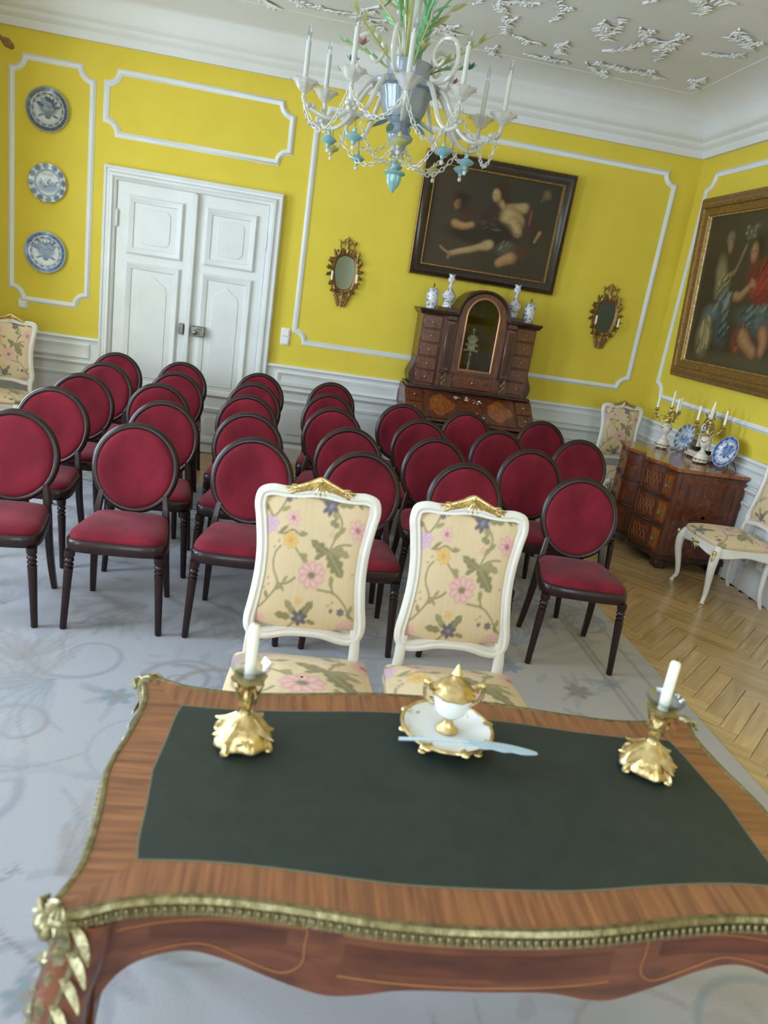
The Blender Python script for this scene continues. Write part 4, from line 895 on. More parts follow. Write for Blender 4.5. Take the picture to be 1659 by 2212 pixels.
# ------------------------------------------------------------------ inkwell on a footed tray, and a feather-shaped paper knife across it
ink = thing('inkwell', 'white porcelain and gilt urn inkwell standing on a footed round tray', 'inkwell', (0.428, 1.408, DH + 0.0012))
MB().lathe([(0.0, 0.016), (0.06, 0.016), (0.085, 0.020), (0.098, 0.028), (0.103, 0.031), (0.100, 0.033), (0.084, 0.025), (0.058, 0.021), (0.0, 0.021)], 44, (0, 0, 0), None, lambda a, z: 0.004 * math.sin(16 * a)).build('tray', PORC, ink)
mb = MB().tube([(0.103 * math.cos(a), 0.103 * math.sin(a), 0.032) for a in np.linspace(0, 2 * PI, 60)[:-1]], 0.0045, 7, True)
for k in range(8):
    a = 2 * PI * k / 8 + 0.2; c, s_ = math.cos(a), math.sin(a); mb.ell((0.106 * c, 0.106 * s_, 0.030), (0.010, 0.010, 0.006)); mb.leaf((0.09 * c, 0.09 * s_, 0.034), (c, s_, -0.2), (0, 0, 1), 0.026, 0.02, 0.005)
mb.build('tray_rim', GILT, ink)
for k in range(4):
    a = PI / 4 + k * PI / 2; c, s_ = math.cos(a), math.sin(a); MB().tube(catmull([(0.078 * c, 0.078 * s_, 0.022), (0.09 * c, 0.09 * s_, 0.014), (0.088 * c, 0.088 * s_, 0.006)], 4), [0.007] * 9, 8).ell((0.089 * c, 0.089 * s_, 0.006), (0.010, 0.010, 0.006)).build('foot', GILT, ink)
MB().lathe([(0.024, 0.021), (0.026, 0.026), (0.018, 0.034), (0.011, 0.046), (0.012, 0.056), (0.02, 0.062)], 22).build('pedestal', GILT, ink)
MB().lathe([(0.014, 0.058), (0.024, 0.062), (0.036, 0.075), (0.043, 0.095), (0.046, 0.114), (0.045, 0.119), (0.0, 0.119)], 28).build('bowl', PORC, ink)
MB().lathe([(0.0, 0.117), (0.048, 0.117), (0.050, 0.122), (0.042, 0.128), (0.036, 0.138), (0.024, 0.147), (0.012, 0.152), (0.008, 0.158), (0.012, 0.166), (0.008, 0.174), (0.004, 0.184), (0.0, 0.190)], 28, (0, 0, 0), None, lambda a, z: 0.05 * math.sin(8 * a)).build('lid', GILT, ink)
for s_ in (-1, 1): MB().tube(catmull([(s_ * 0.040, 0, 0.088), (s_ * 0.062, 0, 0.104), (s_ * 0.066, 0, 0.132), (s_ * 0.056, 0, 0.140), (s_ * 0.052, 0, 0.122)], 4), [0.005] * 17, 7).ell((s_ * 0.064, 0, 0.138), (0.008, 0.007, 0.009)).build('handle', GILT, ink)
knife = thing('paper_knife', 'pale blue feather-shaped paper knife laid across the inkwell tray', 'paper knife', (0.455, 1.320, DH + 0.0475)); knife.rotation_euler = (0.0, 0.0, -0.07)
pts = [(-0.02 + 0.0, -0.004), (0.03, -0.016), (0.05, -0.013), (0.075, -0.017), (0.095, -0.012), (0.118, -0.013), (0.145, -0.006), (0.155, 0.0), (0.145, 0.006), (0.10, 0.012), (0.04, 0.011), (-0.01, 0.006)]
MB().prism(catmull(pts, 4, True), lambda a, b, h: (a, b, h + 0.010 * math.sin((a + 0.15) / 0.31 * PI) - 0.005), -0.0016, 0.0016).build('blade', BLUEK, knife)
MB().tube([(x, 0.001, 0.010 * math.sin((x + 0.15) / 0.31 * PI) - 0.005) for x in np.linspace(-0.15, 0.0, 14)], [0.004] * 5 + [0.0035] * 9, 8).build('quill', BLUEK, knife)
# ================================================================== BUREAU CABINET (back wall)
cab = thing('bureau_cabinet', 'tall walnut bureau cabinet with arched glazed door and sloping writing flap', 'cabinet', (1.575, 6.66, 0))
fY = lambda y0: (lambda a, b, h: (a, y0 - h, b))
YBK = 0.30
cab.scale = (0.968, 1, 1); cab.location.x = 1.592
# lower chest
MB().cbox(-0.60, 0.60, -0.36, YBK, 0.10, 0.66, 0.008).build('chest', WALNUT, cab)
MB().cbox(-0.635, 0.635, -0.40, YBK, 0.655, 0.685, 0.008).build('chest_top', WALNUT_D, cab)
MB().cbox(-0.62, 0.62, -0.38, YBK, 0.05, 0.105, 0.008).build('plinth', WALNUT_D, cab)
for sx in (-1, 1):
    for y in (-0.32, 0.24): MB().lathe([(0.03, 0), (0.05, 0.012), (0.052, 0.03), (0.035, 0.052)], 16, (sx * 0.55, y, 0)).build('bun_foot', WALNUT_D, cab)
for k in range(3):
    z = 0.125 + k * 0.178; d_ = MB().cbox(-0.57, 0.57, -0.372, -0.355, z, z + 0.165, 0.006).build('drawer', BURL, cab)
    for s_ in (-1, 1): MB().ell((s_ * 0.3, -0.385, z + 0.082), (0.018, 0.015, 0.018)).build('knob', GILT, d_)
# sloping writing section
poly = [(YBK, 0.685), (-0.34, 0.685), (-0.36, 0.70), (-0.345, 0.715), (-0.06, 0.925), (-0.045, 0.935), (YBK, 0.935)]
mb = MB(); n = len(poly); mb.add([(x, y, z) for x in (-0.615, 0.615) for y, z in poly], [tuple(range(n)), tuple(range(n, 2 * n))[::-1]] + [(i, (i + 1) % n, n + (i + 1) % n, n + i) for i in range(n)]); mb.build('writing_box', WALNUT, cab)
sl = Vector((0, 0.285, 0.21)).normalized(); nn = Vector((0, -0.21, 0.285)).normalized(); o0 = Vector((0, -0.345, 0.715))
def slope(a, b, h): p = o0 + sl * b + nn * h; return (a, p.y, p.z)
SL = 0.354
flap = MB().prism(rect(-0.435, 0.435, 0.012, SL - 0.012), slope, -0.004, 0.010, 0.004).build('writing_flap', WALNUT, cab)
for (a0, a1) in ((-0.40, -0.16), (-0.10, 0.10), (0.16, 0.40)):
    P = [( (a0 + a1) / 2 + (a1 - a0) / 2 * math.cos(t) * (1 + 0.12 * math.cos(3 * t)), SL / 2 + 0.12 * math.sin(t) * (1 + 0.15 * math.cos(4 * t))) for t in np.linspace(0, 2 * PI, 36)[:-1]]
    MB().prism(P, slope, 0.009, 0.0112).build('burl_inlay', MARQ if a0 != -0.10 else BURL, flap)
IVORY = base_mat('ivory_inlay', (222, 208, 184), 0.4)[0]
rs = random.Random(8)
for (cx, cz, w) in ((-0.10, 0.29, 0.10), (0.0, 0.29, 0.08), (0.09, 0.27, 0.10), (0.0, 0.12, 0.05), (-0.045, 0.06, 0.05), (0.06, 0.06, 0.06)):
    mb = MB()
    for k in range(6): mb.leaf(slope(cx + rs.uniform(-w, w) / 2, cz + rs.uniform(-0.02, 0.02), 0.0115), (rs.uniform(-1, 1), sl.y * rs.uniform(-0.5, 0.5), sl.z * rs.uniform(-0.5, 0.5)), nn, rs.uniform(0.03, 0.06), 0.018, 0.002, 0, 4)
    mb.build('ivory_inlay', IVORY, flap)
for sx in (-1, 1):
    for b0 in (0.02, 0.185):
        d_ = MB().prism(rect(*sorted((sx * 0.455, sx * 0.600)), b0, b0 + 0.15), slope, -0.004, 0.012, 0.004).build('small_drawer', BURL, cab)
        MB().ell(slope(sx * 0.528, b0 + 0.075, 0.02), (0.010, 0.010, 0.010)).build('knob', GILT, d_)
MB().cbox(-0.60, 0.60, -0.075, YBK, 0.935, 0.965, 0.008).build('plinth_moulding', WALNUT_D, cab)
# upper part: wings, centre block with arched door
for sx in (-1, 1):
    w0, w1 = sorted((sx * 0.345, sx * 0.545))
    wing = MB().box(w0, w1, -0.03, YBK, 0.965, 1.60).build('wing', WALNUT, cab)
    c0, c1 = sorted((sx * 0.34, sx * 0.575))
    MB().mould([(c0, -0.03), (c0, YBK), (c1, YBK), (c1, -0.03)] if False else [(c1 - 0.03 if sx > 0 else c0, -0.03), (c0 if sx > 0 else c1, -0.03)] if False else rect(c0 + 0.012, c1 - 0.012, -0.045, YBK), [(-0.02, 1.585), (0.0, 1.585), (0.006, 1.60), (0.020, 1.615), (0.022, 1.632), (-0.02, 1.634)], onfloor).prism(rect(c0, c1, -0.045, YBK), onfloor, 1.60, 1.633).build('wing_cornice', WALNUT_D, wing)
    for k in range(5):
        z = 0.985 + k * 0.121; dx0, dx1 = w0 + 0.012, w1 - 0.012
        d_ = MB().cbox(dx0, dx1, -0.042, -0.028, z, z + 0.112, 0.005).build('drawer', BURL, wing)
        MB().ell(((dx0 + dx1) / 2, -0.052, z + 0.056), (0.010, 0.012, 0.010)).build('knob', GILT, d_)
    # side console scroll at the foot of the wing
    P = catmull([(0.545, 1.22), (0.552, 1.16), (0.578, 1.10), (0.595, 1.05), (0.588, 1.00), (0.57, 0.968), (0.545, 0.968)], 4)
    MB().prism([(sx * p[0], p[1]) for p in P], fY(0.0), -0.24, 0.02).build('side_scroll', WALNUT_D, wing)
# centre block outline with door opening
ZS = 1.635; AR = 0.235
def arch(r, zb, zc, n=24): return [(r * math.cos(a), zc + r * math.sin(a)) for a in np.linspace(0, PI, n)]
outer = [(-0.345, 0.965), (0.345, 0.965), (0.345, ZS)] + [(AR + 0.01, ZS)] + [(p[0] * 1.04, p[1]) for p in arch(AR, 0, ZS - 0.02)] + [(-AR - 0.01, ZS), (-0.345, ZS)]
# hollow body: sides, back, roof, and a front with an arched opening
MB().box(-0.345, -0.225, -0.09, YBK, 0.965, ZS).box(0.225, 0.345, -0.09, YBK, 0.965, ZS).box(-0.345, 0.345, YBK - 0.03, YBK, 0.965, 1.62).box(-0.225, 0.225, -0.09, YBK, 0.965, 1.115).build('centre_case', WALNUT, cab)
top = arch(0.236, 0, ZS - 0.02); inn = arch(0.225, 0, ZS - 0.02); mb = MB(); vs = []
for (xo, zo), (xi, zi) in zip(top, inn): vs += [(xo, -0.09, zo), (xi, -0.09, zi), (xi, YBK, zi), (xo, YBK, zo)]
mb.add(vs, [(i * 4 + a, i * 4 + (a + 1) % 4, i * 4 + 4 + (a + 1) % 4, i * 4 + 4 + a) for i in range(len(top) - 1) for a in range(4)]); mb.build('arched_roof', WALNUT_D, cab)
MB().prism([(0.23, 1.55)] + [(p[0] * 0.98, p[1]) for p in arch(0.23, 0, ZS - 0.02)] + [(-0.23, 1.55)], fY(YBK - 0.03), -0.02, 0.0).build('case_back', WALNUT_D, cab)
# arched cornice moulding
cp = [(-0.365, ZS - 0.005), (-0.252, ZS - 0.005)] + [(-0.246 * math.cos(a), ZS - 0.005 + 0.228 * math.sin(a)) for a in np.linspace(0.02, PI - 0.02, 30)] + [(0.252, ZS - 0.005), (0.365, ZS - 0.005)]
MB().mould(cp, [(0.034, 0.0), (0.032, 0.030), (0.022, 0.040), (0.016, 0.052), (0.002, 0.055), (0.0, 0.0), (0.0, -0.10)], fY(-0.09), False).build('cornice', WALNUT_D, cab)
for sx in (-1, 1): MB().box(*sorted((sx * 0.24, sx * 0.37)), -0.14, YBK, ZS - 0.002, ZS + 0.03).build('cornice_return', WALNUT_D, cab)
# glazed door
def ring_front(outp, inp, y, d, name, mat, parent):
    n = len(outp); vs = [(p[0], y, p[1]) for p in outp] + [(p[0], y, p[1]) for p in inp] + [(p[0], y + d, p[1]) for p in outp] + [(p[0], y + d, p[1]) for p in inp]; fs = []
    for i in range(n):
        j = (i + 1) % n; fs += [(i, j, n + j, n + i), (2 * n + i, 3 * n + i, 3 * n + j, 2 * n + j), (i, 2 * n + i, 2 * n + j, j), (n + i, n + j, 3 * n + j, 3 * n + i)]
    return MB().add(vs, fs).build(name, mat, parent)
dout = [(-0.226, 1.118), (0.226, 1.118)] + arch(0.222, 0, ZS - 0.02)
din = [(-0.150, 1.155), (0.150, 1.155)] + [(p[0] * 0.150 / 0.226, ZS - 0.02 + (p[1] - ZS + 0.02) * 0.165 / 0.226) for p in arch(0.226, 0, ZS - 0.02)]
gd = ring_front(dout, din, -0.108, 0.02, 'glazed_door', WALNUT, cab)
MB().mould(din, [(0.012, 0.0), (0.012, 0.006), (0.002, 0.010), (-0.005, 0.003), (-0.005, -0.01)], fY(-0.108)).build('glass_bead', base_mat('copper_bead', (186, 132, 92), 0.35, 0.5)[0], gd)
MB().prism(din, fY(-0.10), -0.003, 0.0).build('glass', CABGLASS, gd)
cdr = MB().cbox(-0.19, 0.19, -0.104, -0.088, 0.985, 1.10, 0.005).build('drawer', BURL, cab); MB().ell((0, -0.114, 1.045), (0.012, 0.012, 0.012)).build('knob', GILT, cdr)
for sx in (-1, 1):
    x0, x1 = sorted((sx * 0.245, sx * 0.325))
    pl = MB().cbox(x0, x1, -0.125, -0.088, 1.12, 1.56, 0.006).build('pilaster', WALNUT, cab)
    for fx in (0.25, 0.5, 0.75): MB().tube([(x0 + (x1 - x0) * fx, -0.127, 1.15), (x0 + (x1 - x0) * fx, -0.127, 1.53)], 0.006, 6).build('reed', WALNUT_D, pl)
    MB().cbox(x0 - 0.006, x1 + 0.006, -0.135, -0.088, 1.56, 1.60, 0.006).build('capital', WALNUT_D, pl); MB().cbox(x0 - 0.006, x1 + 0.006, -0.135, -0.088, 1.10, 1.122, 0.006).build('pilaster_base', WALNUT_D, pl)
    mb = MB()
    for k in range(4): mb.leaf(((x0 + x1) / 2 + (k - 1.5) * 0.016, -0.13, 1.575), (0, -0.1, 1), (0, -1, 0), 0.03, 0.016, 0.006)
    mb.build('capital_leaf', WALNUT_D, pl)
    mb = MB()
    for k in range(4): mb.leaf(((x0 + x1) / 2 + (k % 2 - 0.5) * 0.02, -0.125, 0.985 + 0.028 * k), (0.1 * (k % 2 - 0.5), -0.3, 1), (0, -1, 0), 0.045, 0.026, 0.010, 0.2)
    mb.build('bracket_carving', GILT, pl)
MB().box(-0.36, 0.36, -0.13, -0.06, 0.965, 0.985).build('centre_plinth', WALNUT_D, cab)
# silver reliquary stand seen through the glass
SILV = noise_mat('bright_silver', (236, 232, 220), (206, 200, 186), (60, 60, 60), 0.35, 0.1)
rq = thing('silver_altar_piece', 'small ornate silver stand behind the glass door of the bureau cabinet', 'ornament', (1.565, 6.72, 1.1155))
MB().lathe([(0.045, 0), (0.045, 0.012), (0.026, 0.02), (0.014, 0.04), (0.009, 0.06), (0.017, 0.085), (0.008, 0.11), (0.009, 0.15), (0.02, 0.165), (0.008, 0.18), (0.008, 0.20)], 16).build('foot', SILV, rq)
mb = MB()
for k in range(3):
    z = 0.205 + 0.05 * k
    for i in range(-2, 3): mb.ell((0.028 * i * (1 - 0.12 * k), -0.004, z + 0.012 * (i % 2)), (0.012, 0.010, 0.014), None, 8, 5)
    mb.tube([(-0.065 + 0.008 * k, 0, z), (0.065 - 0.008 * k, 0, z)], 0.006, 6)
for i in range(9): a = PI * i / 8; mb.leaf((0, 0, 0.30), (math.cos(a), 0, math.sin(a)), (0, -1, 0), 0.055, 0.016, 0.004)
mb.build('tracery', SILV, rq); MB().box(-0.035, 0.035, -0.004, 0.008, 0.20, 0.33).build('panel', SILV, rq); MB().box(-0.004, 0.004, -0.004, 0.004, 0.35, 0.41).box(-0.016, 0.016, -0.004, 0.004, 0.385, 0.393).build('cross', SILV, rq)
# jars and gourd vases on top
def jar(x, y, z, label):
    t = thing('lidded_jar', label, 'jar', (x, y, z), 0, 'porcelain on the bureau cabinet')
    MB().lathe([(0.040, 0), (0.046, 0.006), (0.044, 0.015), (0.050, 0.03), (0.054, 0.08), (0.055, 0.12), (0.050, 0.148), (0.042, 0.158)], 24).build('body', PORCB, t)
    ld = MB().lathe([(0.044, 0.158), (0.047, 0.162), (0.044, 0.170), (0.030, 0.177), (0.010, 0.181), (0.0, 0.181)], 24).build('lid', PORCB, t)
    MB().lathe([(0.005, 0.179), (0.005, 0.189), (0.010, 0.197), (0.007, 0.206), (0.003, 0.22), (0, 0.222)], 10).build('finial', GOLDP, ld)
jar(1.13, 6.68, 1.6345, 'lidded porcelain jar on the cabinet shoulder nearer the door'); jar(2.03, 6.68, 1.6345, 'lidded porcelain jar on the cabinet shoulder nearer the commode')
def gourd(x, y, z, label):
    t = thing('gourd_vase', label, 'vase', (x, y, z), 0, 'porcelain on the bureau cabinet')
    MB().lathe([(0.046, 0), (0.048, 0.010), (0.042, 0.032), (0.034, 0.046), (0.046, 0.060), (0.060, 0.085), (0.060, 0.105), (0.046, 0.132), (0.024, 0.150), (0.016, 0.170), (0.015, 0.200), (0.022, 0.214), (0.032, 0.230), (0.031, 0.246), (0.022, 0.258), (0.024, 0.270), (0.034, 0.282), (0.030, 0.283), (0.018, 0.270), (0.0, 0.268)], 28).build('body', PORCB, t)
    MB().lathe([(0.0225, 0.258), (0.0255, 0.262), (0.0225, 0.267)], 24).build('neck_ring', PORC, t)
gourd(1.272, 6.66, ZS + 0.0305, 'gourd-shaped porcelain vase beside the cabinet arch, nearer the door'); gourd(1.878, 6.66, ZS + 0.0305, 'gourd-shaped porcelain vase beside the cabinet arch, nearer the commode')

# ================================================================== COMMODE (right wall)
com = thing('commode', 'serpentine three-drawer walnut commode with marquetry against the right wall', 'commode', (3.15, 5.50, 0), -PI / 2)
CW = 0.505
def fr(x):      # front line y(x): double bow between canted corners
    u = abs(x) / CW
    return float(np.interp(u, [0, 0.06, 0.16, 0.30, 0.46, 0.60, 0.72, 0.80, 1.0], [-0.268, -0.278, -0.318, -0.340, -0.334, -0.300, -0.272, -0.268, -0.262]))
xs = np.linspace(-CW, CW, 81); frs = np.array([fr(x) for x in xs]); frs = np.convolve(np.pad(frs, 2, 'edge'), np.ones(5) / 5, 'valid')
def plan(off, x1=CW): return [(x, f - off) for x, f in zip(xs * x1 / CW, frs)] + [(x1, 0.29), (-x1, 0.29)]
MB().prism(plan(0.0), onfloor, 0.10, 0.765).build('carcass', WALNUT, com)
topp = MB().prism(plan(0.022, CW + 0.02), onfloor, 0.772, 0.797, 0.006).build('top', MARQ, com)
MB().prism(plan(0.010, CW + 0.01), onfloor, 0.760, 0.774).build('top_moulding', WALNUT_D, com)
MB().prism(plan(0.012, CW + 0.012), onfloor, 0.075, 0.11).build('base_moulding', WALNUT_D, com)
for sx in (-1, 1):
    for y in (-0.215, 0.24): MB().cbox(sx * 0.455 - 0.05, sx * 0.455 + 0.05, y - 0.045, y + 0.045, 0.0005, 0.078, 0.012).build('foot', WALNUT_D, com)
def on_com(x, z, h): return (x, float(np.interp(x, xs, frs)) - h, z)
def strip(x0, x1, z0, z1, h0, h1, name, mat, parent, n=40):
    xx = np.linspace(x0, x1, n); vs = []
    for x in xx: vs += [on_com(x, z0, h0), on_com(x, z0, h1), on_com(x, z1, h1), on_com(x, z1, h0)]
    m = len(xx); fs = [(i * 4 + a, i * 4 + 4 + a, i * 4 + 4 + (a + 1) % 4, i * 4 + (a + 1) % 4) for i in range(m - 1) for a in range(4)] + [(3, 2, 1, 0), (m * 4 - 4, m * 4 - 3, m * 4 - 2, m * 4 - 1)]
    return MB().add(vs, fs).build(name, mat, parent)
for k in range(3):
    z0 = 0.125 + k * 0.213
    d_ = strip(-0.49, 0.49, z0, z0 + 0.190, -0.002, 0.008, 'drawer', WALNUT, com, 60)
    for sx in (-1, 1):
        strip(*sorted((sx * 0.37, sx * 0.475)), z0 + 0.02, z0 + 0.17, 0.006, 0.0105, 'end_inlay', MARQ, d_, 8)
        strip(*sorted((sx * 0.05, sx * 0.16)), z0 + 0.02, z0 + 0.17, 0.006, 0.0105, 'burl_inlay', BURL, d_, 14)
        strip(*sorted((sx * 0.18, sx * 0.34)), z0 + 0.02, z0 + 0.17, 0.006, 0.0105, 'field_inlay', BURL, d_, 20)
        for j in range(3):
            P = [on_com(sx * (0.19 + 0.14 * t + 0.0), z0 + 0.03 + 0.13 * abs((t * 1.5 + j / 3) % 1.0 * 2 - 1) , 0.011) for t in np.linspace(0, 1, 12)]
            MB().tube(P, 0.0016, 4).build('stringing', STRING, d_)
        # bronze escutcheon
        es = MB().prism([(p[0], p[1]) for p in catmull([(0, -0.032), (0.016, -0.022), (0.012, -0.004), (0.020, 0.010), (0.010, 0.022), (0, 0.036), (-0.010, 0.022), (-0.020, 0.010), (-0.012, -0.004), (-0.016, -0.022)], 3, True)], lambda a, b, h: on_com(sx * 0.425 + a, z0 + 0.095 + b, 0.010 + h), 0, 0.005).build('escutcheon', BRONZE, d_)
        MB().tube(catmull([on_com(sx * 0.425 - 0.014, z0 + 0.10, 0.02), on_com(sx * 0.425, z0 + 0.075, 0.03), on_com(sx * 0.425 + 0.014, z0 + 0.10, 0.02)], 5), 0.0035, 6).build('pull', BRONZE, es)
for k in range(2):
    z = 0.319 + k * 0.213
    xx = np.linspace(-0.5, 0.5, 70); MB().tube([on_com(x, z + 0.0085, 0.006) for x in xx], 0.0085, 8).build('drawer_moulding', WALNUT_D, com)
for sx in (-1, 1):      # side panels with inlaid cross and star
    fn = lambda a, b, h, sx=sx: (sx * (CW + h), a, b)
    sp = MB().mould(rect(-0.20, 0.24, 0.17, 0.71), [(0.02, 0.0), (0.02, 0.004), (-0.02, 0.004), (-0.02, 0.0)], fn).build('side_banding', BURL, com)
    MB().prism([(0.02 + 0.14 * math.cos(a) * (1 + 0.25 * math.cos(4 * a)), 0.44 + 0.17 * math.sin(a) * (1 + 0.25 * math.cos(4 * a))) for a in np.linspace(0, 2 * PI, 49)[:-1]], fn, 0, 0.003).build('star_inlay', BURL, sp)
    for q_ in (-0.6, 0.6): MB().prism([(0.02 + x * math.cos(q_) - z * math.sin(q_), 0.44 + x * math.sin(q_) + z * math.cos(q_)) for x, z in rect(-0.15, 0.15, -0.012, 0.012)], fn, 0, 0.0045).build('cross_inlay', BURL, sp)
CT = 0.7975
# candelabra
def candelabrum():
    t = thing('candelabrum', '', 'candelabrum')
    MB().lathe([(0.056, 0.012), (0.058, 0.02), (0.058, 0.036), (0.054, 0.040), (0.052, 0.058), (0.046, 0.062), (0.044, 0.075), (0.030, 0.082), (0.018, 0.098), (0.013, 0.115)], 28).build('marble_base', MARBLE, t)
    for k in range(4): a = k * PI / 2 + 0.4; MB().ell((0.042 * math.cos(a), 0.042 * math.sin(a), 0.007), (0.011, 0.011, 0.007)).build('foot', GILT, t)
    mb = MB()
    for k in range(12): a = k * PI / 6; mb.leaf((0.058 * math.cos(a), 0.058 * math.sin(a), 0.030), (-math.sin(a), math.cos(a), 0.3), (math.cos(a), math.sin(a), 0), 0.03, 0.014, 0.004)
    mb.build('gilt_band', GILT, t)
    MB().lathe([(0.012, 0.112), (0.016, 0.12), (0.03, 0.138), (0.041, 0.162), (0.044, 0.185), (0.040, 0.20), (0.03, 0.212), (0.018, 0.218)], 24).build('marble_urn', MARBLE, t)
    mb = MB()
    for k in range(3):
        a = k * 2 * PI / 3; mb.tube(catmull([(0.042 * math.cos(a), 0.042 * math.sin(a), 0.198), (0.046 * math.cos(a + 1.05), 0.046 * math.sin(a + 1.05), 0.172), (0.042 * math.cos(a + 2.1), 0.042 * math.sin(a + 2.1), 0.198)], 6), 0.004, 6)
    mb.build('swag', GILT, t)
    MB().lathe([(0.018, 0.216), (0.024, 0.222), (0.014, 0.232), (0.010, 0.25), (0.008, 0.30), (0.014, 0.315), (0.008, 0.33), (0.012, 0.345), (0.022, 0.352), (0.022, 0.356), (0.010, 0.358)], 16).build('gilt_stem', GILT, t)
    rs = random.Random(4)
    for k in range(3):
        a = k * 2 * PI / 3 + 0.35; c, s_ = math.cos(a), math.sin(a)
        P = catmull([(0.008 * c, 0.008 * s_, 0.245), (0.035 * c, 0.035 * s_, 0.232), (0.075 * c, 0.075 * s_, 0.248), (0.104 * c, 0.104 * s_, 0.285), (0.112 * c, 0.112 * s_, 0.305)], 5)
        ar = MB().tube(P, 0.0045, 7).build('branch', GILT, t)
        MB().lathe([(0.006, 0.30), (0.020, 0.309), (0.021, 0.312), (0.010, 0.316), (0.012, 0.328), (0.009, 0.330)], 14, (0.112 * c, 0.112 * s_, 0)).build('cup', GILT, ar)
        mb = MB()
        for j in range(7):
            p = P[3 + 2 * j % 17]; mb.leaf(p, (rs.uniform(-1, 1), rs.uniform(-1, 1), rs.uniform(-0.3, 1)), (rs.uniform(-1, 1), rs.uniform(-1, 1), 0.5), 0.036, 0.018, 0.004)
        mb.build('leaf_spray', GILT, ar)
    mb = MB()
    for j in range(16): a = rs.uniform(0, 6.28); r_ = rs.uniform(0.01, 0.05); mb.leaf((r_ * math.cos(a), r_ * math.sin(a), rs.uniform(0.23, 0.31)), (math.cos(a), math.sin(a), rs.uniform(0, 1)), (0, 0, 1), 0.035, 0.018, 0.004); 
    for j in range(6): a = rs.uniform(0, 6.28); mb.ell((0.04 * math.cos(a), 0.04 * math.sin(a), rs.uniform(0.25, 0.32)), (0.010, 0.010, 0.010), None, 8, 5)
    mb.build('flower_spray', GILT, t)
    return t
cn = candelabrum(); cn['group'] = 'candelabra on the commode'
spots = [((3.155, 5.84, CT), 0.1, 'corner'), ((3.225, 5.335, CT), 0.75, 'floral chair')]
for i, (loc, rz, w) in enumerate(spots):
    lab = 'gilt three-branch candelabrum with marble urn on the commode, nearer the %s' % ('room corner' if i == 0 else 'parquet side')
    if i == 0: cn.location = loc; cn.rotation_euler = (0, 0, rz); cn['label'] = lab
    else: dup(cn, loc, rz, lab, 'candelabra on the commode')
    for k in range(4):
        if k < 3: a = k * 2 * PI / 3 + 0.35 + rz; p = (loc[0] + 0.112 * math.cos(a), loc[1] + 0.112 * math.sin(a), loc[2] + 0.3305)
        else: p = (loc[0], loc[1], loc[2] + 0.3585)
        h = 0.115 if k < 3 else 0.135
        candle(*p, h, 0.0095, '%s white candle in the commode candelabrum nearer the %s' % ((('wall-side', 'window-side', 'desk-side'), ('corner-side', 'window-side', 'desk-side'))[i][k] if k < 3 else 'raised central', 'room corner' if i == 0 else 'parquet side'), 'candles in the commode candelabra', 0, True)
# delft plates: painted discs
def delft(kind, R_=0.17):
    c = Canvas(2, 2, 150, 150, (206, 212, 220) if kind != 1 else (176, 180, 180)); B1, B2, B3 = (70, 92, 140), (104, 128, 172), (150, 170, 200); rs = random.Random(kind)
    if kind in (1, 3, 5):
        g = (84, 94, 104) if kind == 1 else (96, 120, 164); dk = (60, 70, 88) if kind == 1 else (64, 86, 134)
        for k in range(64): a = 2 * PI * k / 64; c.ell((1 + 0.88 * math.cos(a), 1 + 0.88 * math.sin(a)), 0.09, 0.13, a, g, 0.3, 0.75)
        for k in range(26): a = 2 * PI * k / 26; c.leaf((1 + 0.80 * math.cos(a), 1 + 0.80 * math.sin(a)), a + rs.uniform(-1.6, 1.6), 0.16, 0.09, dk, None, 2, 0.9)
        for k in range(14): a = 2 * PI * k / 14; c.ell((1 + 0.70 * math.cos(a), 1 + 0.70 * math.sin(a)), 0.12, 0.05, a + PI / 2, dk, 0.3, 0.7)
        c.ell((1, 1.06), 0.42, 0.30, 0, g, 0.25, 0.9)
        for k in range(26): a = rs.uniform(0.2, 2.9); c.leaf((1 + rs.uniform(-0.16, 0.16), 1.08), a, rs.uniform(0.32, 0.6), 0.17, rs.choice([g, dk, dk]), None, 2, 0.85)
        for k in range(10): c.flower((1 + rs.uniform(-0.3, 0.3), 1.1 + rs.uniform(-0.1, 0.28)), 0.10, B3, dk, dk, 6)
        c.ell((1, 0.78), 0.20, 0.12, 0, g, 0.2); c.ell((1, 0.66), 0.12, 0.06, 0, dk, 0.2); c.leaf((0.8, 0.8), 3.6, 0.3, 0.12, dk, None, 2); c.leaf((1.2, 0.8), -0.4, 0.3, 0.12, dk, None, 2)
        if kind == 5:
            for k in range(12): a = 2 * PI * k / 12; c.ell((1 + 0.86 * math.cos(a), 1 + 0.86 * math.sin(a)), 0.12, 0.10, a, (50, 74, 150), 0.3, 0.8)
    else:
        for k in range(12): a = 2 * PI * k / 12 + 0.1; c.ell((1 + 0.87 * math.cos(a), 1 + 0.87 * math.sin(a)), 0.14, 0.17, a, (92, 112, 140), 0.18, 0.9); c.ell((1 + 0.74 * math.cos(a), 1 + 0.74 * math.sin(a)), 0.04, 0.10, a, B2, 0.4, 0.6)
        c.line([(1 + 0.66 * math.cos(t * PI / 12), 1 + 0.66 * math.sin(t * PI / 12)) for t in range(25)], 0.02, B2, 0.8, False)
        c.ell((1, 0.78), 0.55, 0.26, 0, B2, 0.3, 0.8); c.flower((1, 1.02), 0.20, (210, 222, 236), B1, B1, 8); c.flower((0.62, 0.95), 0.15, B3, B1, B1, 6); c.flower((1.36, 0.9), 0.15, B3, B1, B1, 6)
        for k in range(6): c.line([(0.70 + 0.11 * k, 1.38), (0.70 + 0.11 * k, 1.52)], 0.02, B1, 0.85, False)
        for k in range(14): c.leaf((1 + rs.uniform(-0.4, 0.4), 0.8 + rs.uniform(-0.1, 0.3)), rs.uniform(0, 3.1), 0.25, 0.1, rs.choice([B1, B2]), None, 2, 0.8)
    return c
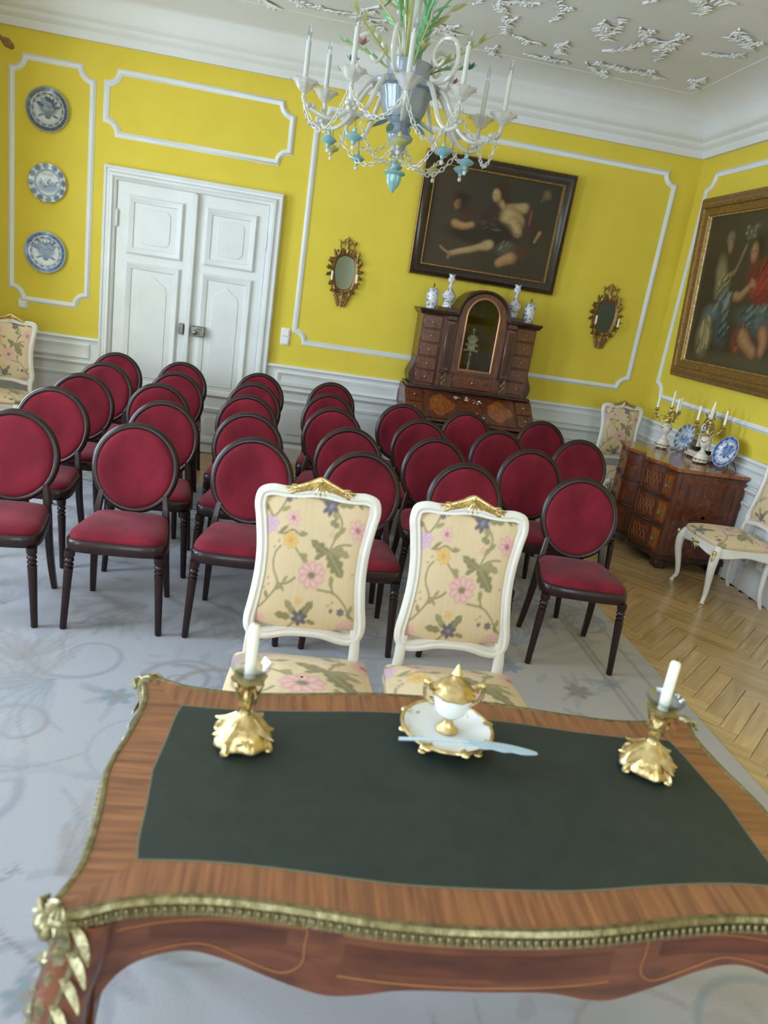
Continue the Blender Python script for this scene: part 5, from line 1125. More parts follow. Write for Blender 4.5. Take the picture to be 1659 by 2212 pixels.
def plate(name, label, cat_, kind, R_, loc, rot, group):
    cvp = delft(kind); nr, na = 44, 88
    r = np.linspace(0.0, 1, nr); h = np.interp(r, [0, 0.58, 0.66, 0.72, 0.98, 1.0], [0.006, 0.006, 0.012, 0.020, 0.030, 0.028]) * (R_ / 0.17)
    A = np.linspace(0, 2 * PI, na, endpoint=False); X = np.stack([r[:, None] * np.cos(A) * R_, np.broadcast_to(-h[:, None], (nr, na)), r[:, None] * np.sin(A) * R_], -1)
    cols = cvp.sample(1 + r[:, None] * np.cos(A), 1 + r[:, None] * np.sin(A)).reshape(-1, 3)
    X[0] += np.stack([1e-4 * np.cos(A), 0 * A, 1e-4 * np.sin(A)], -1)
    back = np.stack([r[::-1, None] * np.cos(A) * R_, np.broadcast_to(-np.maximum(h[::-1] - 0.005, 0.0)[:, None], (nr, na)), r[::-1, None] * np.sin(A) * R_], -1); back[-1] += np.stack([1e-4 * np.cos(A), 0 * A, 1e-4 * np.sin(A)], -1)
    Y = np.concatenate([X, back[1:]]); cc = np.concatenate([cols, np.tile(lin((220, 222, 224)), ((nr - 1) * na, 1))])
    t = thing(name, label, cat_, loc, 0, group); t.rotation_euler = rot
    MB().grid(Y, True).build('dish', DELFT, t, 0, cc); return t
GP = 'blue and white plates on the wall'
def wire(t, R_):
    for s_ in (-1, 1): MB().tube(catmull([(s_ * 0.05, -0.034, -R_ + 0.004), (s_ * 0.05, -0.028, -R_ - 0.004), (s_ * 0.04, -0.004, -R_ + 0.02)], 3), 0.0015, 5).build('hanger_hook', STEEL, t)
for kind, (x, z, R_), lab in ((1, (-2.243, 2.725, 0.170), 'dark grey-bordered blue and white plate, topmost of three on the wall'), (2, (-2.235, 2.165, 0.154), 'pale blue plate with twelve rim fans, middle of three on the wall'), (3, (-2.243, 1.605, 0.172), 'blue and white flower-basket plate, lowest of three on the wall')):
    t = plate('wall_plate', lab, 'plate', kind, R_, (x, YB - 0.006, z), (0, 0, 0), GP); wire(t, R_)
def stand(x, y, R_, label, kind, yaw=-PI / 2 + 0.12):
    tl = 0.30
    t = plate('display_plate', label, 'plate', kind, R_, (x, y, CT + R_ * math.cos(tl) + 0.012), (tl * -1, 0, yaw), 'plates on the commode')
    s_ = thing('plate_stand', 'small wire easel holding the ' + label.split(' on the')[0], 'stand', (x, y, CT), yaw, 'plate stands on the commode')
    mb = MB()
    for k in (-1, 1):
        mb.tube([(k * 0.04, -R_ * 0.30 - 0.05, 0.004), (k * 0.04, -R_ * 0.30 - 0.03, 0.004), (k * 0.04, -R_ * 0.30 + 0.012, 0.006), (k * 0.035, 0.02, R_ * 0.9), (k * 0.05, 0.085, 0.004)], 0.003, 6)
    mb.tube([(-0.035, 0.02, R_ * 0.9), (0.035, 0.02, R_ * 0.9)], 0.003, 6); mb.build('easel', BLACKM, s_)
stand(3.325, 5.80, 0.115, 'pale blue plate with dark centre on the commode, beside the candelabrum in the corner', 2)
stand(3.345, 5.20, 0.125, 'bright blue and white plate on the commode, beside the parquet-side candelabrum', 5)
# mantel clock / portico ornament between them
ck = thing('mantel_clock', 'white marble and gilt portico mantel clock on the commode', 'clock', (3.33, 5.52, CT), -PI / 2)
MB().cbox(-0.13, 0.13, -0.07, 0.07, 0.014, 0.034, 0.004).cbox(-0.115, 0.115, -0.06, 0.06, 0.034, 0.056, 0.004).build('marble_plinth', MARBLE, ck)
for x in (-0.11, 0.11):
    for y in (-0.05, 0.05): MB().lathe([(0.010, 0), (0.013, 0.006), (0.010, 0.014)], 10, (x, y, 0)).build('foot', GILT, ck)
for s_ in (-1, 1):
    MB().cbox(s_ * 0.08 - 0.022, s_ * 0.08 + 0.022, -0.025, 0.025, 0.056, 0.09, 0.004).build('column_block', BLACKM, ck)
    MB().lathe([(0.018, 0.09), (0.012, 0.096), (0.011, 0.20), (0.016, 0.206), (0.018, 0.212)], 14, (s_ * 0.08, 0, 0)).build('column', MARBLE, ck)
    MB().tube(catmull([(s_ * 0.08, 0, 0.212), (s_ * 0.085, 0, 0.27), (s_ * 0.05, 0, 0.33), (s_ * 0.02, 0, 0.36)], 5), 0.006, 7).build('scroll_arm', GILT, ck)
MB().lathe([(0.0, -0.03), (0.055, -0.03), (0.06, -0.02), (0.06, 0.025), (0.0, 0.03)], 28, (0, 0, 0.245), Matrix.Rotation(PI / 2, 4, 'X')).build('drum', GILT, ck)
MB().lathe([(0.0, 0.0), (0.046, 0.0), (0.046, 0.003), (0.0, 0.006)], 28, (0, -0.030, 0.245), Matrix.Rotation(PI / 2, 4, 'X')).build('dial', PORC, ck)
MB().box(-0.002, 0.002, -0.04, -0.037, 0.245, 0.28).box(0, 0.022, -0.04, -0.037, 0.243, 0.247).build('hands', BLACKM, ck)
MB().lathe([(0.02, 0.30), (0.026, 0.31), (0.014, 0.325), (0.024, 0.345), (0.024, 0.36), (0.010, 0.38), (0.014, 0.40), (0, 0.43)], 16).build('urn_finial', MARBLE, ck)
mb = MB(); rs = random.Random(9)
for k in range(18): a = rs.uniform(0, 6.3); mb.leaf((0.03 * math.cos(a), 0, 0.335 + 0.03 * math.sin(a)), (math.cos(a), rs.uniform(-0.4, 0.4), math.sin(a)), (0, -1, 0), 0.05, 0.02, 0.004)
mb.build('leaf_spray', GILT, ck)
# ================================================================== PAINTINGS
def blotch(c, n, cols, rs, a=(0.05, 0.25), al=0.35):
    for k in range(n): c.ell((rs.uniform(0, c.w), rs.uniform(0, c.h)), rs.uniform(*a) * c.h, rs.uniform(*a) * c.h, rs.uniform(0, 3), rs.choice(cols), 0.8, al)
def limb(c, pts, w, mid, light, dark, w2=None):
    # modelled form: overlapping soft dabs, dark below, mid, lit side
    P = catmull(pts, 8) if len(pts) > 2 else [np.array(pts[0]) * (1 - t) + np.array(pts[1]) * t for t in np.linspace(0, 1, 9)]
    n = len(P) - 1; w2 = w2 if w2 is not None else w * 0.7
    for dx, dy, sc, col, al in ((0.12, -0.18, 1.15, dark, 0.45), (0, 0, 0.95, mid, 0.5), (-0.18, 0.22, 0.55, light, 0.22)):
        for i, p in enumerate(P):
            r = w + (w2 - w) * i / n; c.ell((p[0] + dx * r, p[1] + dy * r), r * sc, r * sc, 0, col, 0.55, al)
def finish(c, rs, n=260):
    # brushy breaks and a softening pass, as in old oil paint
    for k in range(n):
        x, y = rs.uniform(0, c.w), rs.uniform(0, c.h); a = rs.uniform(0, 3.14); l = rs.uniform(0.02, 0.07)
        c.line([(x, y), (x + l * math.cos(a), y + l * math.sin(a))], rs.uniform(0.003, 0.007), rs.choice([(38, 30, 20), (62, 50, 32), (46, 40, 28), (84, 68, 44)]), 0.22, False)
    for k in range(2):
        p = np.pad(c.img, ((1, 1), (1, 1), (0, 0)), 'edge'); c.img = (p[:-2, 1:-1] + p[2:, 1:-1] + p[1:-1, :-2] + p[1:-1, 2:] + 4 * p[1:-1, 1:-1]) / 8
def face(c, x, y, a, b, rot, mid, light, dark):
    c.ell((x, y), a * 1.05, b * 1.05, rot, dark, 0.25, 0.9); c.ell((x - a * 0.12, y), a * 0.9, b * 0.93, rot, mid, 0.3); c.ell((x - a * 0.3, y + b * 0.15), a * 0.45, b * 0.55, rot, light, 0.8, 0.7)
    q = lambda u, v: (x + u * a * math.cos(rot) - v * b * math.sin(rot), y + u * a * math.sin(rot) + v * b * math.cos(rot))
    for u in (-0.42, 0.28): c.ell(q(u, 0.12), a * 0.20, b * 0.07, rot, (70, 46, 30), 0.6, 0.75); c.ell(q(u, 0.27), a * 0.25, b * 0.04, rot, dark, 0.6, 0.6)
    c.line([q(-0.10, 0.15), q(-0.16, -0.2)], a * 0.07, dark, 0.5, False); c.ell(q(-0.1, -0.25), a * 0.14, b * 0.05, rot, dark, 0.6, 0.6); c.ell(q(-0.08, -0.47), a * 0.22, b * 0.055, rot, (128, 66, 52), 0.5, 0.75)
c1 = Canvas(1.36, 1.0, 300, 220, (60, 51, 36)); rs = random.Random(21)
blotch(c1, 80, [(52, 52, 42), (70, 58, 38), (54, 44, 32), (66, 62, 44)], rs)
A = lambda u, v: (u * 1.36, v)
MID, LIT, DRK = (168, 136, 92), (196, 166, 118), (104, 78, 50)
c1.ell(A(0.66, 0.76), 0.40, 0.26, 0, (50, 52, 46), 0.9, 0.7); c1.ell(A(0.12, 0.80), 0.14, 0.16, 0, (70, 56, 34), 0.9, 0.5)
c1.ell(A(0.53, 0.86), 0.085, 0.085, 0.2, (58, 36, 24), 0.45, 0.95); c1.ell(A(0.575, 0.76), 0.055, 0.11, 0.25, (56, 34, 24), 0.5, 0.9)
limb(c1, [A(0.53, 0.735), A(0.565, 0.69)], 0.032, MID, LIT, DRK)
# draped upper body of the standing figure, arm out to the side
for P_, w in (([A(0.60, 0.665), A(0.68, 0.70), A(0.735, 0.725)], 0.055), ([A(0.61, 0.62), A(0.66, 0.60), A(0.70, 0.57)], 0.075), ([A(0.655, 0.56), A(0.69, 0.50), A(0.705, 0.46)], 0.055)): limb(c1, P_, w, (160, 132, 86), (184, 156, 106), (104, 82, 52))
c1.ell(A(0.60, 0.575), 0.05, 0.03, 0.2, (186, 158, 110), 0.7, 0.7)
face(c1, *A(0.497, 0.793), 0.046, 0.068, 0.22, MID, LIT, DRK)
for u, v, a, b, r, col, al in ((0.47, 0.62, 0.055, 0.13, -0.6, (62, 34, 32), 0.9), (0.785, 0.62, 0.035, 0.15, 0.05, (78, 40, 38), 0.9), (0.84, 0.50, 0.05, 0.14, 0.2, (60, 42, 30), 0.8), (0.29, 0.585, 0.09, 0.075, -0.3, (72, 42, 36), 0.9), (0.35, 0.60, 0.06, 0.05, 0.4, (66, 46, 38), 0.8),
                             (0.31, 0.36, 0.20, 0.07, -0.15, (38, 28, 24), 0.9), (0.50, 0.44, 0.17, 0.09, 0.1, (42, 32, 28), 0.95), (0.58, 0.40, 0.15, 0.11, -0.2, (40, 31, 26), 0.9), (0.24, 0.715, 0.085, 0.05, -0.2, (36, 27, 20), 0.95), (0.77, 0.27, 0.08, 0.07, 0, (84, 52, 40), 0.8), (0.64, 0.285, 0.095, 0.06, 0.35, (86, 86, 70), 0.9)):
    c1.ell(A(u, v), a, b, r, col, 0.45, al)
c1.line([A(0.79, 0.70), A(0.785, 0.56)], 0.010, (134, 84, 76), 0.7, False)
for k in range(16): u, v = 0.46 + rs.uniform(-0.07, 0.08), 0.47 + rs.uniform(-0.05, 0.05); c1.line([A(u, v), A(u + 0.04, v + rs.uniform(-0.02, 0.04))], 0.006, rs.choice([(104, 92, 80), (84, 70, 60), (60, 50, 44)]), 0.45, False)
for k in range(12): u, v = 0.63 + rs.uniform(-0.05, 0.06), 0.29 + rs.uniform(-0.05, 0.04); c1.line([A(u, v), A(u + 0.02, v + 0.04)], 0.006, rs.choice([(132, 130, 108), (66, 68, 56)]), 0.6, False)
face(c1, *A(0.212, 0.645), 0.040, 0.055, -0.35, (134, 98, 64), (166, 122, 82), (70, 48, 32)); c1.ell(A(0.245, 0.67), 0.05, 0.07, 0, (40, 29, 21), 0.6, 0.75)
limb(c1, [A(0.205, 0.455), A(0.28, 0.44), A(0.345, 0.47)], 0.036, (166, 122, 78), (188, 144, 96), (96, 66, 42))
limb(c1, [A(0.51, 0.30), A(0.455, 0.27), A(0.36, 0.215), A(0.28, 0.18), A(0.21, 0.14)], 0.034, MID, LIT, DRK); c1.ell(A(0.487, 0.285), 0.060, 0.045, 0.5, (182, 150, 104), 0.5, 0.9); limb(c1, [A(0.215, 0.135), A(0.165, 0.165), A(0.125, 0.20)], 0.015, (148, 116, 78), (176, 142, 98), (90, 68, 44)); c1.line([A(0.20, 0.13), A(0.20, 0.09)], 0.014, (134, 104, 68), 0.9, False)
limb(c1, [A(0.70, 0.20), A(0.645, 0.165), A(0.60, 0.12)], 0.050, (158, 116, 76), (186, 142, 98), (92, 64, 42))
limb(c1, [A(0.885, 0.50), A(0.872, 0.455), A(0.855, 0.395)], 0.018, (146, 116, 76), (170, 138, 94), (86, 64, 42)); c1.ell(A(0.885, 0.885), 0.035, 0.042, 0.4, (124, 102, 72), 0.6, 0.85); c1.line([A(0.87, 0.86), A(0.85, 0.82)], 0.010, (112, 90, 60), 0.8, False)
finish(c1, rs)
c1.img = 0.86 * c1.img + 0.14 * lin((84, 68, 44))
def painting(name, label, loc, rotz, tilt, W, H, canvas, parts, fw_):
    t = thing(name, label, 'painting', loc, rotz)
    t.rotation_euler = (tilt, 0, rotz)
    F_ = lambda a, b, h: (a, -h, b)
    for nm, mat, d0, prof in parts: MB().mould(rect(-W / 2 + d0, W / 2 - d0, d0, H - d0), prof, F_).build(nm, mat, t)
    U, V = np.meshgrid(np.linspace(0, 1, canvas.nx), np.linspace(0, 1, canvas.ny)); X = np.stack([-W / 2 + fw_ - 0.01 + U * (W - 2 * fw_ + 0.02), np.full_like(U, -0.022), fw_ - 0.01 + V * (H - 2 * fw_ + 0.02)], -1)
    MB().grid(X).build('canvas', CANVASM, t, 0, canvas.img.reshape(-1, 3))
    MB().box(-W / 2 + fw_ * 0.4, W / 2 - fw_ * 0.4, -0.018, -0.004, fw_ * 0.4, H - fw_ * 0.4).build('backboard', DARKFR, t)
    return t
painting('painting', 'dark painting of two seated figures in a brown frame above the cabinet', (1.61, YB - 0.012, 1.915), 0, 0.035, 1.385, 1.04, c1, [
    ('outer_edge', GOLDP, 0.0, [(0.0, 0.0), (0.0, 0.035), (-0.008, 0.040), (-0.014, 0.034)]),
    ('frame', DARKFR, 0.012, [(0.0, 0.0), (0.0, 0.036), (-0.012, 0.058), (-0.03, 0.066), (-0.05, 0.058), (-0.070, 0.040), (-0.088, 0.034)]),
    ('inner_fillet', GOLDP, 0.096, [(0.0, 0.020), (0.0, 0.040), (-0.010, 0.042), (-0.018, 0.030), (-0.020, 0.018)])], 0.115)
c2 = Canvas(1.7, 1.18, 320, 222, (62, 54, 37)); rs = random.Random(33)
blotch(c2, 90, [(44, 40, 27), (66, 57, 37), (50, 43, 30), (72, 66, 44)], rs)
Q = lambda y, z: (6.35 - y, z - 1.54)
def folds(y, z, wy, wz, ang, cols, n, w=0.012):
    for k in range(n):
        a, b = y + rs.uniform(-wy, wy), z + rs.uniform(-wz, wz); l = rs.uniform(0.06, 0.13)
        c2.line([Q(a, b), Q(a + l * 0.5 * math.cos(ang) - 0.01, b + l * 0.5 * math.sin(ang)), Q(a + l * math.cos(ang), b + l * math.sin(ang))], rs.uniform(0.5, 1.1) * w, rs.choice(cols), 0.7)
c2.ell(Q(5.3, 2.62), 0.5, 0.10, 0, (80, 78, 58), 0.8, 0.6); c2.ell(Q(4.95, 2.5), 0.3, 0.2, 0, (88, 88, 74), 0.8, 0.5); c2.ell(Q(5.4, 1.60), 0.6, 0.05, 0, (86, 82, 58), 0.6, 0.7); c2.ell(Q(6.0, 1.57), 0.3, 0.04, 0, (80, 70, 46), 0.6, 0.7)
# seated figure at the near edge: veil, pale sleeve, blue and straw skirts
c2.ell(Q(6.02, 2.25), 0.075, 0.14, 0.3, (136, 122, 84), 0.4, 0.95); c2.ell(Q(5.975, 2.12), 0.10, 0.065, -0.2, (128, 116, 78), 0.4, 0.95); folds(5.99, 2.14, 0.06, 0.08, 2.4, [(164, 150, 106), (92, 82, 52), (150, 136, 94)], 16)
c2.ell(Q(5.885, 2.05), 0.06, 0.10, 0.5, (78, 96, 88), 0.45, 0.9); c2.ell(Q(6.06, 1.95), 0.13, 0.07, 0.2, (92, 104, 98), 0.4, 0.9); folds(5.98, 2.0, 0.12, 0.07, 2.2, [(124, 136, 124), (58, 70, 66), (104, 118, 110)], 16)
c2.ell(Q(6.11, 1.76), 0.11, 0.15, 0.05, (134, 118, 80), 0.35, 0.95); folds(6.11, 1.72, 0.09, 0.10, 1.6, [(170, 152, 106), (92, 78, 50), (154, 136, 92)], 18); c2.ell(Q(5.88, 1.82), 0.09, 0.13, 0.5, (62, 78, 76), 0.45, 0.9); folds(5.87, 1.82, 0.06, 0.10, 2.2, [(112, 126, 118), (42, 54, 52)], 12)
c2.ell(Q(5.985, 2.53), 0.05, 0.055, 0.3, (128, 118, 92), 0.4, 0.9); face(c2, *Q(5.965, 2.475), 0.038, 0.058, 0.25, (132, 106, 72), (164, 138, 98), (78, 58, 38))
limb(c2, [Q(5.90, 2.25), Q(5.83, 2.28), Q(5.77, 2.40), Q(5.74, 2.47)], 0.022, (128, 98, 64), (158, 124, 86), (72, 52, 34))
for k in range(22): c2.ell(Q(5.70 + rs.uniform(-0.08, 0.08), 2.56 + rs.uniform(-0.05, 0.05)), 0.016, 0.014, 0, rs.choice([(150, 140, 108), (110, 104, 78), (84, 76, 52)]), 0.5, 0.8)
# central figure in red, hand to breast
c2.ell(Q(5.57, 2.45), 0.075, 0.085, 0, (44, 32, 21), 0.5, 0.95); face(c2, *Q(5.61, 2.41), 0.050, 0.078, 0.2, (150, 106, 70), (180, 136, 94), (86, 56, 36))
c2.ell(Q(5.50, 2.21), 0.14, 0.13, -0.2, (118, 36, 28), 0.4, 0.95); c2.ell(Q(5.38, 2.17), 0.12, 0.16, 0, (124, 38, 30), 0.4, 0.95); folds(5.46, 2.2, 0.14, 0.12, 2.0, [(156, 54, 40), (78, 22, 18), (140, 46, 34)], 26)
limb(c2, [Q(5.76, 2.09), Q(5.69, 2.09), Q(5.62, 2.14), Q(5.555, 2.185)], 0.034, (146, 106, 68), (176, 132, 90), (80, 54, 36)); c2.ell(Q(5.55, 2.19), 0.045, 0.022, -0.6, (160, 118, 80), 0.5, 0.9)
c2.ell(Q(5.46, 1.93), 0.22, 0.08, -0.1, (76, 88, 80), 0.45, 0.9); folds(5.45, 1.93, 0.18, 0.06, 2.5, [(124, 136, 122), (50, 60, 56), (102, 114, 104)], 24); c2.ell(Q(5.26, 1.90), 0.16, 0.10, 0.1, (70, 82, 76), 0.45, 0.9)
c2.ell(Q(5.60, 1.76), 0.08, 0.10, 0.2, (122, 54, 38), 0.45, 0.9); folds(5.60, 1.74, 0.06, 0.08, 2.0, [(150, 72, 50), (80, 34, 24)], 10)
limb(c2, [Q(5.55, 1.80), Q(5.47, 1.74), Q(5.36, 1.68)], 0.058, (148, 106, 70), (178, 134, 92), (84, 58, 38)); limb(c2, [Q(5.30, 1.84), Q(5.26, 1.77), Q(5.27, 1.69)], 0.050, (148, 100, 68), (176, 128, 90), (84, 56, 38))
# third figure beyond
c2.ell(Q(5.08, 2.05), 0.12, 0.20, 0, (74, 78, 90), 0.45, 0.9); folds(5.08, 2.02, 0.10, 0.15, 1.8, [(110, 114, 126), (48, 50, 60)], 14); face(c2, *Q(5.12, 2.33), 0.045, 0.07, -0.2, (146, 108, 72), (178, 138, 98), (84, 58, 38)); c2.ell(Q(5.0, 1.78), 0.14, 0.15, 0, (124, 98, 58), 0.45, 0.9); folds(5.0, 1.76, 0.10, 0.1, 1.7, [(158, 130, 84), (82, 64, 38)], 12)
finish(c2, rs, 320)
c2.img = 0.74 * c2.img + 0.26 * lin((78, 64, 42))
painting('painting', 'large painting of robed figures in a broad gold frame on the right wall', (XR - 0.012, 5.49, 1.385), -PI / 2, 0.07, 2.02, 1.50, c2, [
    ('frame', GOLDP, 0.0, [(0.0, 0.0), (0.0, 0.045), (-0.018, 0.062), (-0.034, 0.060), (-0.046, 0.074), (-0.066, 0.086), (-0.086, 0.076), (-0.092, 0.058), (-0.11, 0.054), (-0.142, 0.050), (-0.150, 0.040)]),
    ('sight_edge', GILT, 0.15, [(0.0, 0.022), (0.0, 0.040), (-0.008, 0.036), (-0.012, 0.020)])], 0.165)

# ================================================================== GILT SCONCE MIRRORS
def sconce_mirror():
    t = thing('sconce_mirror', '', 'mirror')
    ol = catmull([(0, -0.155), (0.06, -0.135), (0.085, -0.075), (0.098, 0.0), (0.092, 0.075), (0.072, 0.125), (0.03, 0.148), (0, 0.152), (-0.03, 0.148), (-0.072, 0.125), (-0.092, 0.075), (-0.098, 0.0), (-0.085, -0.075), (-0.06, -0.135)], 4, True)
    F_ = lambda a, b, h: (a, -h, b)
    MB().prism(ol, F_, 0.004, 0.012).build('mirror_glass', MIRROR, t)
    fr_ = MB().mould(ol, [(0.03, 0.0), (0.030, 0.014), (0.018, 0.030), (0.004, 0.026), (-0.006, 0.018), (-0.010, 0.010)], F_).build('frame', GOLDP, t)
    rs = random.Random(6); mb = MB()
    for k in range(26):
        i = int(k * len(ol) / 26); p = ol[i]; a = math.atan2(p[1], p[0]); s_ = rs.choice((-1, 1))
        a2 = a + s_ * rs.uniform(0.2, 1.0); mb.leaf(F_(p[0] * 1.10, p[1] * 1.06, 0.022), (math.cos(a2), -0.2, math.sin(a2)), (0, -1, 0), rs.uniform(0.045, 0.075), rs.uniform(0.02, 0.03), 0.010, 0.1)
    for s_ in (-1, 1):
        for x, z, dx, dz, L_ in ((0.13, 0.06, 0.5, 1, 0.07), (0.14, 0.02, 1, 0.3, 0.045), (0.135, -0.02, 1, -0.5, 0.05), (0.10, 0.13, 0.4, 1, 0.07), (0.08, -0.15, 0.8, -0.4, 0.05), (0.10, -0.10, 1, -0.4, 0.05)):
            mb.leaf(F_(s_ * x * 0.92, z, 0.018), (s_ * dx, -0.1, dz), (0, -1, 0), L_, 0.03, 0.010, 0.1)
    mb.build('carved_leaf', GOLDP, fr_)
    mb = MB()                      # pierced crest
    for s_ in (-1, 1):
        mb.tube(catmull([F_(s_ * 0.012, 0.165, 0.016), F_(s_ * 0.055, 0.20, 0.016), F_(s_ * 0.062, 0.235, 0.016), F_(s_ * 0.04, 0.262, 0.016), F_(s_ * 0.02, 0.245, 0.016)], 5), 0.006, 7)
        mb.tube(catmull([F_(s_ * 0.008, 0.235, 0.016), F_(s_ * 0.034, 0.265, 0.016), F_(s_ * 0.02, 0.285, 0.016), F_(0, 0.292, 0.016)], 5), 0.005, 7)
        mb.leaf(F_(s_ * 0.056, 0.235, 0.016), (s_ * 0.5, 0, 1), (0, -1, 0), 0.05, 0.022, 0.008); mb.leaf(F_(s_ * 0.01, 0.17, 0.02), (s_ * 0.8, 0, 0.6), (0, -1, 0), 0.06, 0.03, 0.010)
    for a in (-0.5, 0, 0.5): mb.leaf(F_(0, 0.265, 0.018), (math.sin(a), 0, math.cos(a)), (0, -1, 0), 0.05 if a == 0 else 0.035, 0.02, 0.008)
    mb.leaf(F_(0, 0.15, 0.02), (0, 0, 1), (0, -1, 0), 0.13, 0.04, 0.012); mb.build('crest', GOLDP, t)
    mb = MB()                      # tapering pendant
    for k in range(5):
        for s_ in (-1, 1): mb.leaf(F_(s_ * (0.05 - 0.009 * k), -0.165 - 0.022 * k, 0.018), (s_ * 0.55, 0, -1), (0, -1, 0), 0.055, 0.03, 0.010, 0.1)
    mb.leaf(F_(0, -0.15, 0.02), (0, 0, -1), (0, -1, 0), 0.16, 0.06, 0.014)
    for a in (-0.7, 0, 0.7): mb.leaf(F_(0, -0.268, 0.018), (math.sin(a), 0, -math.cos(a)), (0, -1, 0), 0.038, 0.024, 0.008)
    mb.build('pendant', GOLDP, t)
    for s_ in (-1, 1):
        ar = MB().tube(catmull([F_(s_ * 0.03, -0.15, 0.02), F_(s_ * 0.07, -0.165, 0.06), F_(s_ * 0.105, -0.14, 0.09), F_(s_ * 0.112, -0.10, 0.09)], 5), 0.004, 7).build('candle_arm', GOLDP, t)
        MB().lathe([(0.004, 0), (0.018, 0.006), (0.02, 0.012), (0.010, 0.016), (0.011, 0.026), (0.008, 0.028)], 12, F_(s_ * 0.112, -0.103, 0.09)).build('cup', GOLDP, ar)
        MB().lathe([(0.0095, 0), (0.0095, 0.075), (0.007, 0.078)], 12, F_(s_ * 0.112, -0.077, 0.09)).build('candle_tube', WAX, ar)
    return t
sm = sconce_mirror(); sm.location = (0.345, YB - 0.002, 1.825); sm['group'] = 'gilt sconce mirrors'; sm['label'] = 'small gilt sconce mirror with two candles, between door and bureau cabinet'
dup(sm, (2.87, YB - 0.002, 1.80), 0, 'small gilt sconce mirror with two candles, between dark painting and room corner', 'gilt sconce mirrors')

# ================================================================== CHANDELIER
CHX, CHY = 0.345, 3.60
ch = thing('chandelier', 'coloured glass chandelier with curved arms, candles, chains and blown flowers', 'chandelier', (CHX, CHY, 2.0))
def zz(z): return z - 2.0
def LZ(p): return [(r, zz(z)) for r, z in p]
MB().lathe(LZ([(0.020, 2.30), (0.030, 2.31), (0.026, 2.325), (0.036, 2.345), (0.055, 2.36), (0.060, 2.375), (0.044, 2.39), (0.034, 2.40), (0.03, 2.415), (0.042, 2.425)]), 28).build('lower_knop', GLASSL, ch)
MB().lathe(LZ([(0.040, 2.425), (0.062, 2.435), (0.085, 2.455), (0.10, 2.49), (0.105, 2.52), (0.115, 2.545), (0.118, 2.56), (0.09, 2.565), (0.05, 2.565)]), 36, (0, 0, 0), None, lambda a, z: 0.03 * math.sin(12 * a)).build('bowl', GLASSL, ch)
MB().lathe(LZ([(0.108, 2.556), (0.15, 2.562), (0.156, 2.574), (0.146, 2.586), (0.108, 2.59)]), 40).build('arm_collar', GLASSL, ch)
MB().lathe(LZ([(0.095, 2.588), (0.094, 2.64), (0.10, 2.655), (0.104, 2.665), (0.09, 2.67), (0.04, 2.67)]), 36, (0, 0, 0), None, lambda a, z: 0.025 * math.sin(14 * a)).build('upper_cup', GLASSL, ch)
MB().lathe(LZ([(0.018, 2.655), (0.016, 2.9), (0.026, 2.93), (0.016, 2.96), (0.016, 3.2), (0.03, 3.23), (0.014, 3.26), (0.010, 3.55), (0.04, 3.58), (0.05, 3.62), (0.05, 3.638)]), 16).build('shaft', GLASSW, ch)
mb = MB()
for k in range(10):
    a = k * PI / 5; mb.leaf((0.07 * math.cos(a), 0.07 * math.sin(a), zz(2.445)), (math.cos(a), math.sin(a), -0.3), (0, 0, 1), 0.09, 0.05, 0.006, -0.1)
mb.build('aqua_leaf_ring', GLASSB, ch)
NA = 10; rs = random.Random(12)
chain_link = [(0.011 * math.cos(2 * PI * i / 10), 0.006 * math.sin(2 * PI * i / 10)) for i in range(10)]
def chain(p0, p1, sag, n, parent, name='glass_chain'):
    mb = MB(); p0, p1 = Vector(p0), Vector(p1); C_ = [p0.lerp(p1, t) - Vector((0, 0, sag * 4 * t * (1 - t))) for t in np.linspace(0, 1, n + 1)]
    for i in range(n):
        a, b = C_[i], C_[i + 1]; d_ = (b - a); L_ = d_.length; d_.normalize(); u = Vector((0, 0, 1)) if i % 2 else d_.cross(Vector((0, 0, 1))).normalized()
        if abs(d_.dot(u)) > 0.95: u = Vector((1, 0, 0))
        u = (u - d_ * u.dot(d_)).normalized(); m_ = (a + b) / 2
        mb.tube([m_ + d_ * (0.64 * L_ * math.cos(q_)) + u * (0.0085 * math.sin(q_)) for q_ in np.linspace(0, 2 * PI, 11)[:-1]], 0.0028, 5, True)
    return mb.build(name, GLASSW, parent)
def drop(x, y, z, parent, mat, s=1.0):
    o = MB().lathe([(0.0, 0.014 * s), (0.007 * s, 0.008 * s), (0.009 * s, 0.0), (0.007 * s, -0.008 * s), (0.020 * s, -0.013 * s), (0.034 * s, -0.022 * s), (0.036 * s, -0.026 * s), (0.026 * s, -0.036 * s), (0.011 * s, -0.043 * s), (0.006 * s, -0.056 * s), (0.0, -0.058 * s)], 18, (x, y, z), None, lambda a, z_: 0.05 * math.sin(9 * a)).build('pendant_drop', mat, parent)
    MB().ell((x, y, z - 0.068 * s), (0.009 * s, 0.009 * s, 0.011 * s), None, 10, 6).build('drop_bead', GLASSW, o)
    MB().tube([(x, y, z + 0.01 * s), (x, y, z + 0.05 * s)], 0.0012, 4).build('wire', BLACKM, o)
tips = []
